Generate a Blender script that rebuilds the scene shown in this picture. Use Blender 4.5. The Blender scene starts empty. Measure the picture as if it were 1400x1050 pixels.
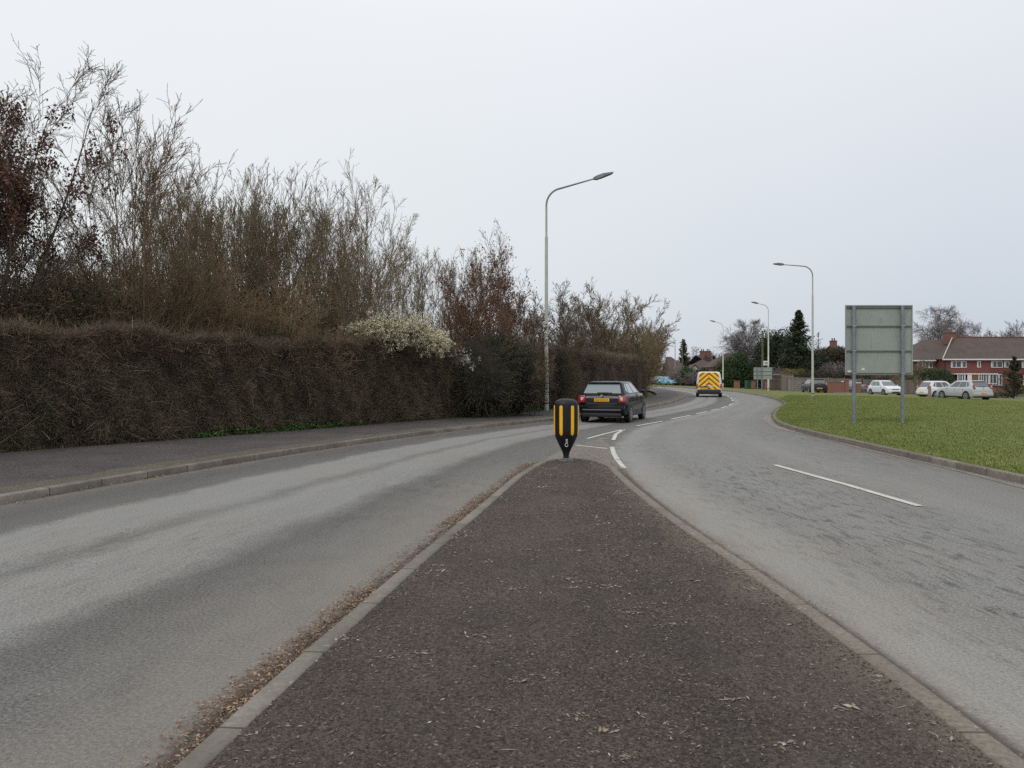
import bpy, bmesh, math, random
import numpy as np
from mathutils import Vector, Matrix
R_ = math.radians
PI = math.pi
scene = bpy.context.scene
COL = scene.collection

# ------------------------------------------------------------------ camera, world, sun, exposure
CAM_H = 1.6
F_PX, CX, HY = 1051.0, 700.0, 515.0          # focal length, centre and horizon of the 1400 px wide photograph
cam_d = bpy.data.cameras.new('camera')
cam = bpy.data.objects.new('camera', cam_d)
COL.objects.link(cam)
cam.location = (0, 0, CAM_H)
cam.rotation_euler = (R_(90), 0, 0)
cam_d.sensor_width = 36
cam_d.lens = 36 * F_PX / 1400
cam_d.shift_y = -10 / 1400
cam_d.clip_start = 0.1
cam_d.clip_end = 4000
scene.camera = cam
scene.view_settings.view_transform = 'Standard'
scene.view_settings.look = 'None'
scene.view_settings.exposure = 0.0
scene.view_settings.gamma = 1.0
scene.render.engine = 'CYCLES'
scene.cycles.use_denoising = False      # keeps the fine twigs and grit crisp
scene.cycles.max_bounces = 6

SUN_EL, SUN_AZ = 48, 215
w = bpy.data.worlds.new('World')
scene.world = w
w.use_nodes = True
nt = w.node_tree
nt.nodes.clear()
def wn(t, **k):
    n = nt.nodes.new(t)
    for a, b in k.items(): setattr(n, a, b)
    return n
out = wn('ShaderNodeOutputWorld'); bg = wn('ShaderNodeBackground'); bg.inputs[1].default_value = 0.1
sky = wn('ShaderNodeTexSky', sky_type='NISHITA', sun_disc=False)
sky.sun_elevation = R_(SUN_EL); sky.sun_rotation = R_(SUN_AZ); sky.air_density = 1.5; sky.dust_density = 4
tc = wn('ShaderNodeTexCoord'); sep = wn('ShaderNodeSeparateXYZ')
nt.links.new(tc.outputs['Generated'], sep.inputs[0])
def ramp(stops):
    r = wn('ShaderNodeValToRGB')
    e = r.color_ramp.elements
    while len(e) < len(stops): e.new(0.5)
    for i, (p, c) in enumerate(stops):
        e[i].position = p; e[i].color = (*c, 1)
    nt.links.new(sep.outputs[2], r.inputs[0])
    return r
rl = ramp([(0, (.76, .79, .80)), (.15, (.79, .82, .835)), (.42, (.83, .85, .875)), (1, (1.25, 1.3, 1.36))])
rr = ramp([(0, (.53, .59, .67)), (.12, (.61, .66, .73)), (.42, (.79, .81, .85)), (1, (1.25, 1.3, 1.36))])
mr = wn('ShaderNodeMapRange'); mr.inputs[1].default_value = -.45; mr.inputs[2].default_value = .5
nt.links.new(sep.outputs[0], mr.inputs[0])
mx = wn('ShaderNodeMix', data_type='RGBA')
nt.links.new(mr.outputs[0], mx.inputs[0]); nt.links.new(rl.outputs[0], mx.inputs[6]); nt.links.new(rr.outputs[0], mx.inputs[7])
ns = wn('ShaderNodeTexNoise'); ns.inputs['Scale'].default_value = 1.6; ns.inputs['Detail'].default_value = 3
nt.links.new(tc.outputs['Generated'], ns.inputs['Vector'])
mr2 = wn('ShaderNodeMapRange'); mr2.inputs[3].default_value = 10.3; mr2.inputs[4].default_value = 11.4
nt.links.new(ns.outputs[0], mr2.inputs[0])
vm = wn('ShaderNodeVectorMath', operation='SCALE')
nt.links.new(mx.outputs[2], vm.inputs[0]); nt.links.new(mr2.outputs[0], vm.inputs['Scale'])
mx2 = wn('ShaderNodeMix', data_type='RGBA'); mx2.inputs[0].default_value = 0.07
nt.links.new(vm.outputs[0], mx2.inputs[6]); nt.links.new(sky.outputs[0], mx2.inputs[7])
nt.links.new(mx2.outputs[2], bg.inputs[0]); nt.links.new(bg.outputs[0], out.inputs[0])

sd = bpy.data.lights.new('sun', 'SUN'); sd.energy = 0.9; sd.angle = R_(25); sd.color = (1, .96, .9)
sun = bpy.data.objects.new('sun', sd); COL.objects.link(sun)
sun.rotation_euler = (R_(90 - SUN_EL), 0, R_(180 - SUN_AZ))

# ------------------------------------------------------------------ helpers
def gz(x, y=0):
    x = np.asarray(x, float)
    s = np.maximum(0, x - 25)
    return -0.62 * (1 - np.exp(-(s / 16.0) ** 1.5))
def gzf(x, y=0): return float(gz(x, y))
def at(px, d, z=None):
    """world point seen in photo column px at distance d; z defaults to the ground"""
    x = (px - CX) / F_PX * d
    return Vector((x, d, gzf(x) if z is None else z))
def hgt(py, d): return CAM_H - (py - HY) * d / F_PX      # height above zero seen at photo row py

def tag(o, label=None, cat=None, group=None, kind=None):
    if label: o['label'] = label
    if cat: o['category'] = cat
    if group: o['group'] = group
    if kind: o['kind'] = kind
    return o
def empty(name, loc=(0, 0, 0), rz=0, label=None, cat=None, group=None):
    o = bpy.data.objects.new(name, None); COL.objects.link(o)
    o.location = loc; o.rotation_euler = (0, 0, rz); o.empty_display_size = .2
    return tag(o, label, cat, group)
def link(name, me, mat=None, parent=None, smooth=False):
    o = bpy.data.objects.new(name, me); COL.objects.link(o)
    if mat is not None and not me.materials: me.materials.append(mat)
    if parent: o.parent = parent
    if smooth: me.shade_smooth()
    return o
def npmesh(name, V, F, mat=None, parent=None, smooth=False, uv=None):
    """V (n,3), F (m,k) all faces of k corners, uv (m*k,2)"""
    V = np.ascontiguousarray(V, np.float32); F = np.ascontiguousarray(F, np.int32)
    me = bpy.data.meshes.new(name)
    m, k = F.shape
    me.vertices.add(len(V)); me.vertices.foreach_set('co', V.ravel())
    me.loops.add(m * k); me.loops.foreach_set('vertex_index', F.ravel())
    me.polygons.add(m); me.polygons.foreach_set('loop_start', np.arange(0, m * k, k, dtype=np.int32))
    if smooth: me.polygons.foreach_set('use_smooth', np.ones(m, bool))
    if uv is not None:
        l = me.uv_layers.new(name='UVMap'); l.data.foreach_set('uv', np.ascontiguousarray(uv, np.float32).ravel())
    me.update(calc_edges=True); me.validate()
    return link(name, me, mat, parent)
def copy_tree(o, parent=None):
    c = o.copy(); COL.objects.link(c)
    if parent: c.parent = parent
    for ch in [x for x in KIDS.get(o.name, [])]: copy_tree(ch, c)
    return c
KIDS = {}
def dup(root, loc, rz=0, sc=1, label=None, group=None):
    global KIDS
    KIDS = {}
    def walk(o):
        KIDS[o.name] = list(o.children)
        for c in o.children: walk(c)
    walk(root)
    r = copy_tree(root)
    r.location = loc; r.rotation_euler = (0, 0, rz)
    r.scale = (sc, sc, sc) if not isinstance(sc, (tuple, list)) else sc
    if label: r['label'] = label
    if group: r['group'] = group
    elif 'group' in r.keys(): del r['group']
    return r

class MB:
    """collects boxes, prisms and tubes for one mesh"""
    def __init__(s): s.bm = bmesh.new()
    def box(s, c, d, rz=0, bev=0, rx=0, ry=0):
        m = Matrix.Translation(c) @ Matrix.Rotation(rz, 4, 'Z') @ Matrix.Rotation(ry, 4, 'Y') @ Matrix.Rotation(rx, 4, 'X') @ Matrix.Diagonal((d[0], d[1], d[2], 1))
        r = bmesh.ops.create_cube(s.bm, size=1, matrix=m)
        if bev:
            es = list({e for v in r['verts'] for e in v.link_edges})
            bmesh.ops.bevel(s.bm, geom=es, offset=bev, segments=2, affect='EDGES', profile=.5)
        return s
    def poly(s, pts):
        vs = [s.bm.verts.new(p) for p in pts]; s.bm.faces.new(vs); return s
    def prism(s, pts, vec):
        a = [s.bm.verts.new(p) for p in pts]; b = [s.bm.verts.new(Vector(p) + Vector(vec)) for p in pts]
        n = len(pts)
        s.bm.faces.new(a[::-1]); s.bm.faces.new(b)
        for i in range(n): s.bm.faces.new((a[i], a[(i + 1) % n], b[(i + 1) % n], b[i]))
        return s
    def tube(s, pts, rad, n=10, cap=True):
        pts = [Vector(p) for p in pts]
        if not isinstance(rad, (list, tuple)): rad = [rad] * len(pts)
        rings = []; u = None
        for i, p in enumerate(pts):
            t = (pts[min(i + 1, len(pts) - 1)] - pts[max(i - 1, 0)]).normalized()
            if u is None:
                u = t.cross(Vector((.3, .9, .1)));
                if u.length < .1: u = t.cross(Vector((1, 0, 0)))
            u = (u - t * u.dot(t)).normalized(); v = t.cross(u)
            rings.append([s.bm.verts.new(p + (u * math.cos(a) + v * math.sin(a)) * rad[i]) for a in [2 * PI * k / n for k in range(n)]])
        for a, b in zip(rings, rings[1:]):
            for k in range(n): s.bm.faces.new((a[k], a[(k + 1) % n], b[(k + 1) % n], b[k]))
        if cap: s.bm.faces.new(rings[0][::-1]); s.bm.faces.new(rings[-1])
        return s
    def lathe(s, prof, n=32, c=(0, 0, 0), axis='Z', sx=1, sy=1):
        rings = []
        for r, z in prof:
            ring = []
            for k in range(n):
                a = 2 * PI * k / n
                if axis == 'Z': p = (r * math.cos(a) * sx, r * math.sin(a) * sy, z)
                else: p = (z, r * math.cos(a), r * math.sin(a))
                ring.append(s.bm.verts.new(Vector(c) + Vector(p)))
            rings.append(ring)
        for a, b in zip(rings, rings[1:]):
            for k in range(n): s.bm.faces.new((a[k], a[(k + 1) % n], b[(k + 1) % n], b[k]))
        s.bm.faces.new(rings[0][::-1]); s.bm.faces.new(rings[-1])
        return s
    def build(s, name, mat, parent=None, smooth=False, loc=None, angle=None):
        bmesh.ops.recalc_face_normals(s.bm, faces=s.bm.faces)
        me = bpy.data.meshes.new(name); s.bm.to_mesh(me); s.bm.free()
        o = link(name, me, mat, parent, smooth)
        if smooth: me.set_sharp_from_angle(angle=R_(angle or 38))
        if loc: o.location = loc
        return o

def spline(pts, step=.5):
    """Catmull-Rom through pts, resampled evenly"""
    P = np.array(pts, float)
    P = np.vstack([2 * P[0] - P[1], P, 2 * P[-1] - P[-2]])
    out = []
    for i in range(1, len(P) - 2):
        t = np.linspace(0, 1, 24, endpoint=False)[:, None]
        a, b, c, d = P[i - 1], P[i], P[i + 1], P[i + 2]
        out.append(.5 * (2 * b + (c - a) * t + (2 * a - 5 * b + 4 * c - d) * t ** 2 + (-a + 3 * b - 3 * c + d) * t ** 3))
    out.append(P[-2][None]); Q = np.vstack(out)
    s = np.r_[0, np.cumsum(np.linalg.norm(np.diff(Q, axis=0), axis=1))]
    n = max(2, int(s[-1] / step)) if step else 200
    ss = np.linspace(0, s[-1], n + 1)
    return np.stack([np.interp(ss, s, Q[:, k]) for k in range(Q.shape[1])], 1), ss
def normals2(Q):
    t = np.gradient(Q[:, :2], axis=0); t /= np.linalg.norm(t, axis=1)[:, None]
    return np.stack([-t[:, 1], t[:, 0]], 1)      # to the left of travel
def strip(name, rows, us, vs, mat, parent=None, smooth=True):
    """rows: list of (n,3) polylines; us: u of each row; vs: (n,) v"""
    n = len(rows[0]); m = len(rows)
    V = np.concatenate(rows); F = []; UV = []
    i = np.arange(n - 1)
    for r in range(m - 1):
        a = r * n + i; b = a + 1; c = (r + 1) * n + i + 1; d = (r + 1) * n + i
        F.append(np.stack([d, c, b, a], 1))
        ua, ub = us[r], us[r + 1]
        UV.append(np.stack([np.stack([np.full(n - 1, ub), vs[:-1]], 1), np.stack([np.full(n - 1, ub), vs[1:]], 1),
                            np.stack([np.full(n - 1, ua), vs[1:]], 1), np.stack([np.full(n - 1, ua), vs[:-1]], 1)], 1))
    return npmesh(name, V, np.concatenate(F), mat, parent, smooth, np.concatenate(UV).reshape(-1, 2))
def sweep(name, Q, prof, mat, parent=None, z=None, v=None):
    """prof: list of (offset to left, z)"""
    N = normals2(Q); s = np.r_[0, np.cumsum(np.linalg.norm(np.diff(Q[:, :2], axis=0), axis=1))]
    rows, us, u, last = [], [], 0, None
    for o, h in prof:
        xy = Q[:, :2] + N * o
        zz = gz(xy[:, 0]) + h
        rows.append(np.column_stack([xy, zz]))
        if last: u += math.hypot(o - last[0], h - last[1])
        last = (o, h); us.append(u)
    return strip(name, rows, us, s, mat, parent, smooth=False)

# ------------------------------------------------------------------ materials
class NT:
    def __init__(s, name):
        s.m = bpy.data.materials.new(name); s.m.use_nodes = True; s.t = s.m.node_tree
        s.b = s.t.nodes['Principled BSDF']
    def n(s, ty, ins=None, **k):
        n = s.t.nodes.new(ty)
        for a, b in k.items(): setattr(n, a, b)
        for a, b in (ins or {}).items(): s.set(n.inputs[a], b)
        return n
    def set(s, sock, v):
        if isinstance(v, bpy.types.NodeSocket): s.t.links.new(v, sock)
        elif isinstance(v, (tuple, list)) and len(v) == 3 and sock.type == 'RGBA': sock.default_value = (*v, 1)
        else: sock.default_value = v
    def co(s, which='Object', sc=(1, 1, 1), rot=(0, 0, 0)):
        c = s.n('ShaderNodeTexCoord')
        m = s.n('ShaderNodeMapping', {'Vector': c.outputs[which], 'Scale': sc, 'Rotation': rot}); return m.outputs[0]
    def pos(s, sc=(1, 1, 1)):
        c = s.n('ShaderNodeNewGeometry')
        return s.n('ShaderNodeMapping', {'Vector': c.outputs['Position'], 'Scale': sc}).outputs[0]
    def noise(s, vec, scale, detail=4, rough=.6, dist=0):
        return s.n('ShaderNodeTexNoise', {'Vector': vec, 'Scale': scale, 'Detail': detail, 'Roughness': rough, 'Distortion': dist}).outputs[0]
    def mapr(s, v, a, b, c=0, d=1):
        return s.n('ShaderNodeMapRange', {0: v, 1: a, 2: b, 3: c, 4: d}).outputs[0]
    def mix(s, f, a, b, mode='MIX'):
        return s.n('ShaderNodeMix', {0: f, 6: a, 7: b}, data_type='RGBA', blend_type=mode).outputs[2]
    def math(s, op, a, b=0, c=0): return s.n('ShaderNodeMath', {0: a, 1: b, 2: c}, operation=op).outputs[0]
    def sep(s, v): return s.n('ShaderNodeSeparateXYZ', {0: v}).outputs
    def bump(s, h, strength=.3, dist=.01):
        b = s.n('ShaderNodeBump', {'Height': h, 'Strength': strength, 'Distance': dist}); s.set(s.b.inputs['Normal'], b.outputs[0])
    def fin(s, col, rough=.8, **k):
        s.set(s.b.inputs['Base Color'], col); s.set(s.b.inputs['Roughness'], rough)
        for a, b in k.items(): s.set(s.b.inputs[a.replace('_', ' ')], b)
        return s.m
def plain(name, c, rough=.6, var=.12, scale=8, bump=0, **k):
    t = NT(name); v = t.co()
    n = t.noise(v, scale, 5)
    c2 = tuple(x * (1 - var * 2) for x in c)
    if bump: t.bump(t.noise(v, scale * 6, 3), bump)
    return t.fin(t.mix(t.mapr(n, .35, .7), c, c2), rough, **k)
def bark(name, c1, c2, rnd=.35):
    t = NT(name); v = t.co()
    n = t.noise(v, 3, 4)
    col = t.mix(t.mapr(n, .35, .65), c1, c2)
    oi = t.n('ShaderNodeObjectInfo').outputs['Random']
    k = t.mapr(oi, 0, 1, 1 - rnd, 1 + rnd)
    col = t.n('ShaderNodeVectorMath', {0: col, 'Scale': k}, operation='SCALE').outputs[0]
    return t.fin(col, .85)
def leafm(name, cs, rough=.6, spec=.3):
    t = NT(name)
    r = t.n('ShaderNodeNewGeometry').outputs['Random Per Island']
    rp = t.n('ShaderNodeValToRGB', {0: r}); e = rp.color_ramp.elements
    while len(e) < len(cs): e.new(.5)
    for i, c in enumerate(cs): e[i].position = i / (len(cs) - 1); e[i].color = (*c, 1)
    return t.fin(rp.outputs[0], rough, Specular_IOR_Level=spec)

# asphalt of the carriageway; UV: u across (0 left kerb .. 1 centre .. 2 right kerb), v metres along
def road_mat():
    t = NT('worn_asphalt'); uv = t.co('UV'); u, v, _ = t.sep(uv)
    p = t.pos()
    wob = t.noise(uv, .35, 3)
    st = t.n('ShaderNodeCombineXYZ', {0: t.math('MULTIPLY', u, 9), 1: t.math('MULTIPLY', v, .35), 2: 0}).outputs[0]
    streak = t.noise(st, 1.6, 6, .7, .4)
    fr = t.noise(p, 1.6, 9, .82); n6 = t.noise(p, 2.6, 6, .75)
    uu = t.math('ADD', u, t.mapr(fr, 0, 1, -.07, .07))
    uu = t.math('ADD', uu, t.mapr(wob, 0, 1, -.05, .05))
    rp = t.n('ShaderNodeValToRGB', {0: t.math('MULTIPLY', uu, .5)})
    e = rp.color_ramp.elements
    S = [(0, .33), (.07, .30), (.115, .40), (.135, .90), (.215, .88), (.24, .58), (.265, .90), (.335, .82), (.37, .33), (.44, .42), (.5, .42),
         (.53, .92), (.56, .88), (.60, .70), (.66, .78), (.75, .70), (.82, .78), (.90, .66), (.955, .62), (1, .50)]
    while len(e) < len(S): e.new(.5)
    for i, (a, b) in enumerate(S): e[i].position = a; e[i].color = (b, b, b, 1)
    k = t.mix(.22, rp.outputs[0], t.n('ShaderNodeCombineXYZ', {0: streak, 1: streak, 2: streak}).outputs[0])
    sz = t.sep(k)[0]
    # smeared dark patches where the surface dressing has worn
    st2 = t.n('ShaderNodeCombineXYZ', {0: t.math('MULTIPLY', u, 55), 1: t.math('ADD', t.math('MULTIPLY', v, 2.6), t.math('MULTIPLY', u, 14)), 2: 0}).outputs[0]
    tear = t.mapr(t.noise(st2, 1.0, 10, .8, .7), .505, .60)
    reg = t.math('MAXIMUM', t.math('MULTIPLY', t.mapr(t.noise(p, .16, 2), .42, .6), .6), t.math('MULTIPLY', t.mapr(t.math('ABSOLUTE', t.math('SUBTRACT', t.math('ADD', u, t.mapr(n6, 0, 1, -.1, .1)), 1.34)), .08, .36, 1, 0), t.mapr(v, 15, 20, 1, 0)))
    tear = t.math('MULTIPLY', tear, reg)
    sz = t.math('SUBTRACT', sz, t.math('MULTIPLY', tear, .42))
    grain = t.noise(p, 48, 4, .85); g2 = t.noise(p, 150, 2, .7)
    sz = t.math('ADD', sz, t.mapr(grain, .38, .62, -.30, .30))
    sz = t.math('ADD', sz, t.mapr(g2, .35, .65, -.16, .16))
    rc = t.n('ShaderNodeValToRGB', {0: sz}); e = rc.color_ramp.elements
    C = [(0, (.030, .029, .028)), (.35, (.100, .094, .088)), (.6, (.150, .145, .136)), (1, (.275, .270, .254))]
    while len(e) < len(C): e.new(.5)
    for i, (a, b) in enumerate(C): e[i].position = a; e[i].color = (*b, 1)
    brown = t.mapr(t.noise(p, .45, 4), .48, .7, 0, .55)
    col = t.mix(brown, rc.outputs[0], t.mix(1, rc.outputs[0], (1.06, .97, .88), 'MULTIPLY'))
    d1 = t.math('ABSOLUTE', t.math('SUBTRACT', u, 1.0))
    dd = t.mapr(t.math('ADD', d1, t.mapr(n6, 0, 1, -.06, .06)), .006, .046, .85, 0)
    dd = t.math('MULTIPLY', dd, t.mapr(v, 17.5, 19.5, 1, 0))
    d2 = t.mapr(t.math('ADD', t.math('MINIMUM', u, t.math('SUBTRACT', 2.0, u)), t.mapr(n6, 0, 1, -.05, .05)), .0, .05, .75, 0)
    dirt = t.mix(t.mapr(grain, .3, .7), (.11, .085, .062), (.24, .195, .15))
    col = t.mix(t.math('MAXIMUM', dd, d2), col, dirt)
    crack = t.math('MULTIPLY', t.mapr(t.math('ADD', d1, t.mapr(n6, 0, 1, -.012, .012)), .024, .034, 1, 0), t.mapr(v, 17, 19, 1, 0))
    wash = t.mapr(t.math('ADD', d1, t.mapr(n6, 0, 1, -.12, .12)), .05, .24, .36, 0)
    col = t.mix(t.math('MULTIPLY', wash, t.mapr(v, 15, 19, 1, 0)), col, (.275, .243, .205))
    col = t.mix(t.math('MULTIPLY', crack, .75), col, (.04, .032, .026))
    chips = t.mapr(t.noise(p, 40, 2, .5), .76, .80)
    col = t.mix(t.math('MULTIPLY', chips, .5), col, (.30, .28, .25))
    t.bump(t.math('ADD', grain, g2), .55, .006)
    return t.fin(col, .82, Specular_IOR_Level=.35)
def tarmac(name, c1, c2, c3, speck=.45, sc=1.0, edge=False):
    t = NT(name); p = t.pos((sc, sc, sc))
    big = t.noise(p, .9, 5, .65); g = t.noise(p, 55, 5, .9); g2 = t.noise(p, 38, 3, .8)
    col = t.mix(t.mapr(big, .38, .64), c1, c2)
    vo = t.n('ShaderNodeTexVoronoi', {'Vector': p, 'Scale': 78.0})
    cv = t.sep(vo.outputs['Color'])[0]
    col = t.mix(t.mapr(cv, 0, 1, .0, .8), col, c3, 'MIX') if False else col
    k = t.math('ADD', t.mapr(g, .36, .64, .15, 1.95), t.mapr(cv, 0, 1, -.5, .65))
    col = t.n('ShaderNodeVectorMath', {0: col, 'Scale': t.math('MAXIMUM', k, .12)}, operation='SCALE').outputs[0]
    fl = t.mapr(t.math('MULTIPLY', t.math('GREATER_THAN', cv, .955), t.mapr(g2, .5, .6)), 0, 1, 0, speck)
    col = t.mix(fl, col, c3)
    if edge:      # dust and silt lying along the right-hand kerb; UV u is metres from it
        u = t.sep(t.co('UV'))[0]
        e = t.mapr(t.math('ADD', u, t.mapr(t.noise(p, 2.2, 6, .75), 0, 1, -.32, .32)), .02, .34, .9, 0)
        col = t.mix(e, col, t.mix(t.mapr(g, .36, .64), (.085, .068, .05), (.20, .165, .125)))
        mo = t.mapr(t.noise(p, 1.1, 6, .7), .52, .72, 0, .45)
        col = t.mix(mo, col, t.mix(t.mapr(g, .3, .7), (.045, .042, .028), (.10, .092, .066)))
    h = t.math('ADD', g, t.math('MULTIPLY', vo.outputs['Distance'], -.6))
    t.bump(h, .9, .012)
    return t.fin(col, .85, Specular_IOR_Level=.35)
SMEAR = 17.6
def kerb_mat(name, c1, c2, joint=.915, dirt=(.05, .042, .035), moss=.5):
    t = NT(name); u, v, _ = t.sep(t.co('UV')); p = t.pos()
    n = t.noise(p, 3.5, 6, .7); n2 = t.noise(p, 30, 4, .7)
    col = t.mix(t.mapr(n, .35, .65), c1, c2)
    blk = t.n('ShaderNodeTexWhiteNoise', {'W': t.math('FLOOR', t.math('DIVIDE', v, joint))}, noise_dimensions='1D').outputs[0]
    k = t.math('MULTIPLY', t.mapr(blk, 0, 1, .78, 1.18), t.mapr(n2, .3, .7, .75, 1.25))
    col = t.n('ShaderNodeVectorMath', {0: col, 'Scale': k}, operation='SCALE').outputs[0]
    fr = t.math('FRACT', t.math('DIVIDE', v, joint))
    j = t.math('MULTIPLY', t.math('LESS_THAN', fr, .018), .85)
    col = t.mix(t.math('MULTIPLY', t.mapr(t.noise(p, 1.3, 4), .4, .62), moss), col, dirt)
    if name == 'island_kerb':
        sm = t.math('MULTIPLY', t.math('GREATER_THAN', v, SMEAR), t.mapr(t.noise(p, 2.4, 6, .75), .38, .60, .15, .75))
        col = t.mix(sm, col, t.mix(t.mapr(n2, .35, .65), (.11, .085, .06), (.26, .21, .16)))
    lich = t.mapr(t.noise(p, 17, 2, .5), .68, .72, 0, .5)
    col = t.mix(lich, col, (.34, .33, .29))
    col = t.mix(j, col, tuple(x * .5 for x in dirt))
    t.bump(t.math('SUBTRACT', n2, t.math('MULTIPLY', j, 2)), .5, .01)
    return t.fin(col, .85)
def brick_mat(name, c1, c2, mortar, sc=1.0, bw=.225, bh=.075):
    t = NT(name)
    g = t.n('ShaderNodeTexCoord').outputs['Object']; x, y, z = t.sep(g)
    v = t.n('ShaderNodeCombineXYZ', {0: t.math('ADD', x, y), 1: z, 2: 0}).outputs[0]
    b = t.n('ShaderNodeTexBrick', {'Vector': v, 'Color1': c1, 'Color2': c2, 'Mortar': mortar, 'Scale': 1.0, 'Mortar Size': .008, 'Brick Width': bw * sc, 'Row Height': bh * sc})
    n = t.noise(g, 1.2, 5)
    col = t.mix(t.mapr(n, .3, .7, 0, .35), b.outputs[0], tuple(a * .6 for a in c2))
    return t.fin(col, .9)
def tile_mat(name, c1, c2):
    t = NT(name); g = t.n('ShaderNodeTexCoord').outputs['Object']; x, y, z = t.sep(g)
    row = t.math('FRACT', t.math('MULTIPLY', z, 5.5))
    n = t.noise(g, .8, 6, .7); n2 = t.noise(g, 14, 3)
    col = t.mix(t.mapr(n, .35, .65), c1, c2)
    k = t.math('MULTIPLY', t.mapr(row, 0, 1, .8, 1.1), t.mapr(n2, .3, .7, .8, 1.2))
    col = t.n('ShaderNodeVectorMath', {0: col, 'Scale': k}, operation='SCALE').outputs[0]
    return t.fin(col, .85)
def wood_mat(name, c1, c2, pitch=.12):
    t = NT(name); g = t.n('ShaderNodeTexCoord').outputs['Object']; x, y, z = t.sep(g)
    s = t.math('ADD', x, y)
    pl = t.n('ShaderNodeTexWhiteNoise', {'W': t.math('FLOOR', t.math('DIVIDE', s, pitch))}, noise_dimensions='1D').outputs[0]
    gap = t.math('LESS_THAN', t.math('FRACT', t.math('DIVIDE', s, pitch)), .1)
    n = t.noise(t.n('ShaderNodeMapping', {'Vector': g, 'Scale': (8, 8, .8)}).outputs[0], 3, 5)
    col = t.mix(t.mapr(t.math('ADD', pl, n), .4, 1.4), c1, c2)
    return t.fin(t.mix(gap, col, tuple(a * .3 for a in c1)), .85)
def grass_mat(name, c1, c2, c3, sc=1):
    t = NT(name); p = t.pos((sc, sc, sc))
    a = t.noise(p, .35, 5, .7); b = t.noise(p, 2.3, 6, .75); c = t.noise(p, 28, 4, .8)
    col = t.mix(t.mapr(a, .38, .62), c1, c2); col = t.mix(t.mapr(b, .52, .72), col, c3)
    col = t.n('ShaderNodeVectorMath', {0: col, 'Scale': t.mapr(c, .3, .7, .5, 1.5)}, operation='SCALE').outputs[0]
    t.bump(t.math('ADD', c, b), .8, .05)
    return t.fin(col, .9, Specular_IOR_Level=.15)
def paint(name, c, coat=.5, rough=.35, metal=0.0):
    t = NT(name); n = t.noise(t.co(), 3, 5)
    col = t.mix(t.mapr(n, .4, .7, 0, .25), c, tuple(x * .8 + .01 for x in c))
    return t.fin(col, rough, Metallic=metal, Coat_Weight=coat, Coat_Roughness=.05, Specular_IOR_Level=.25)
def emit_free(name, c, rough=.3, **k): return plain(name, c, rough, .04, 12, **k)

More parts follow.
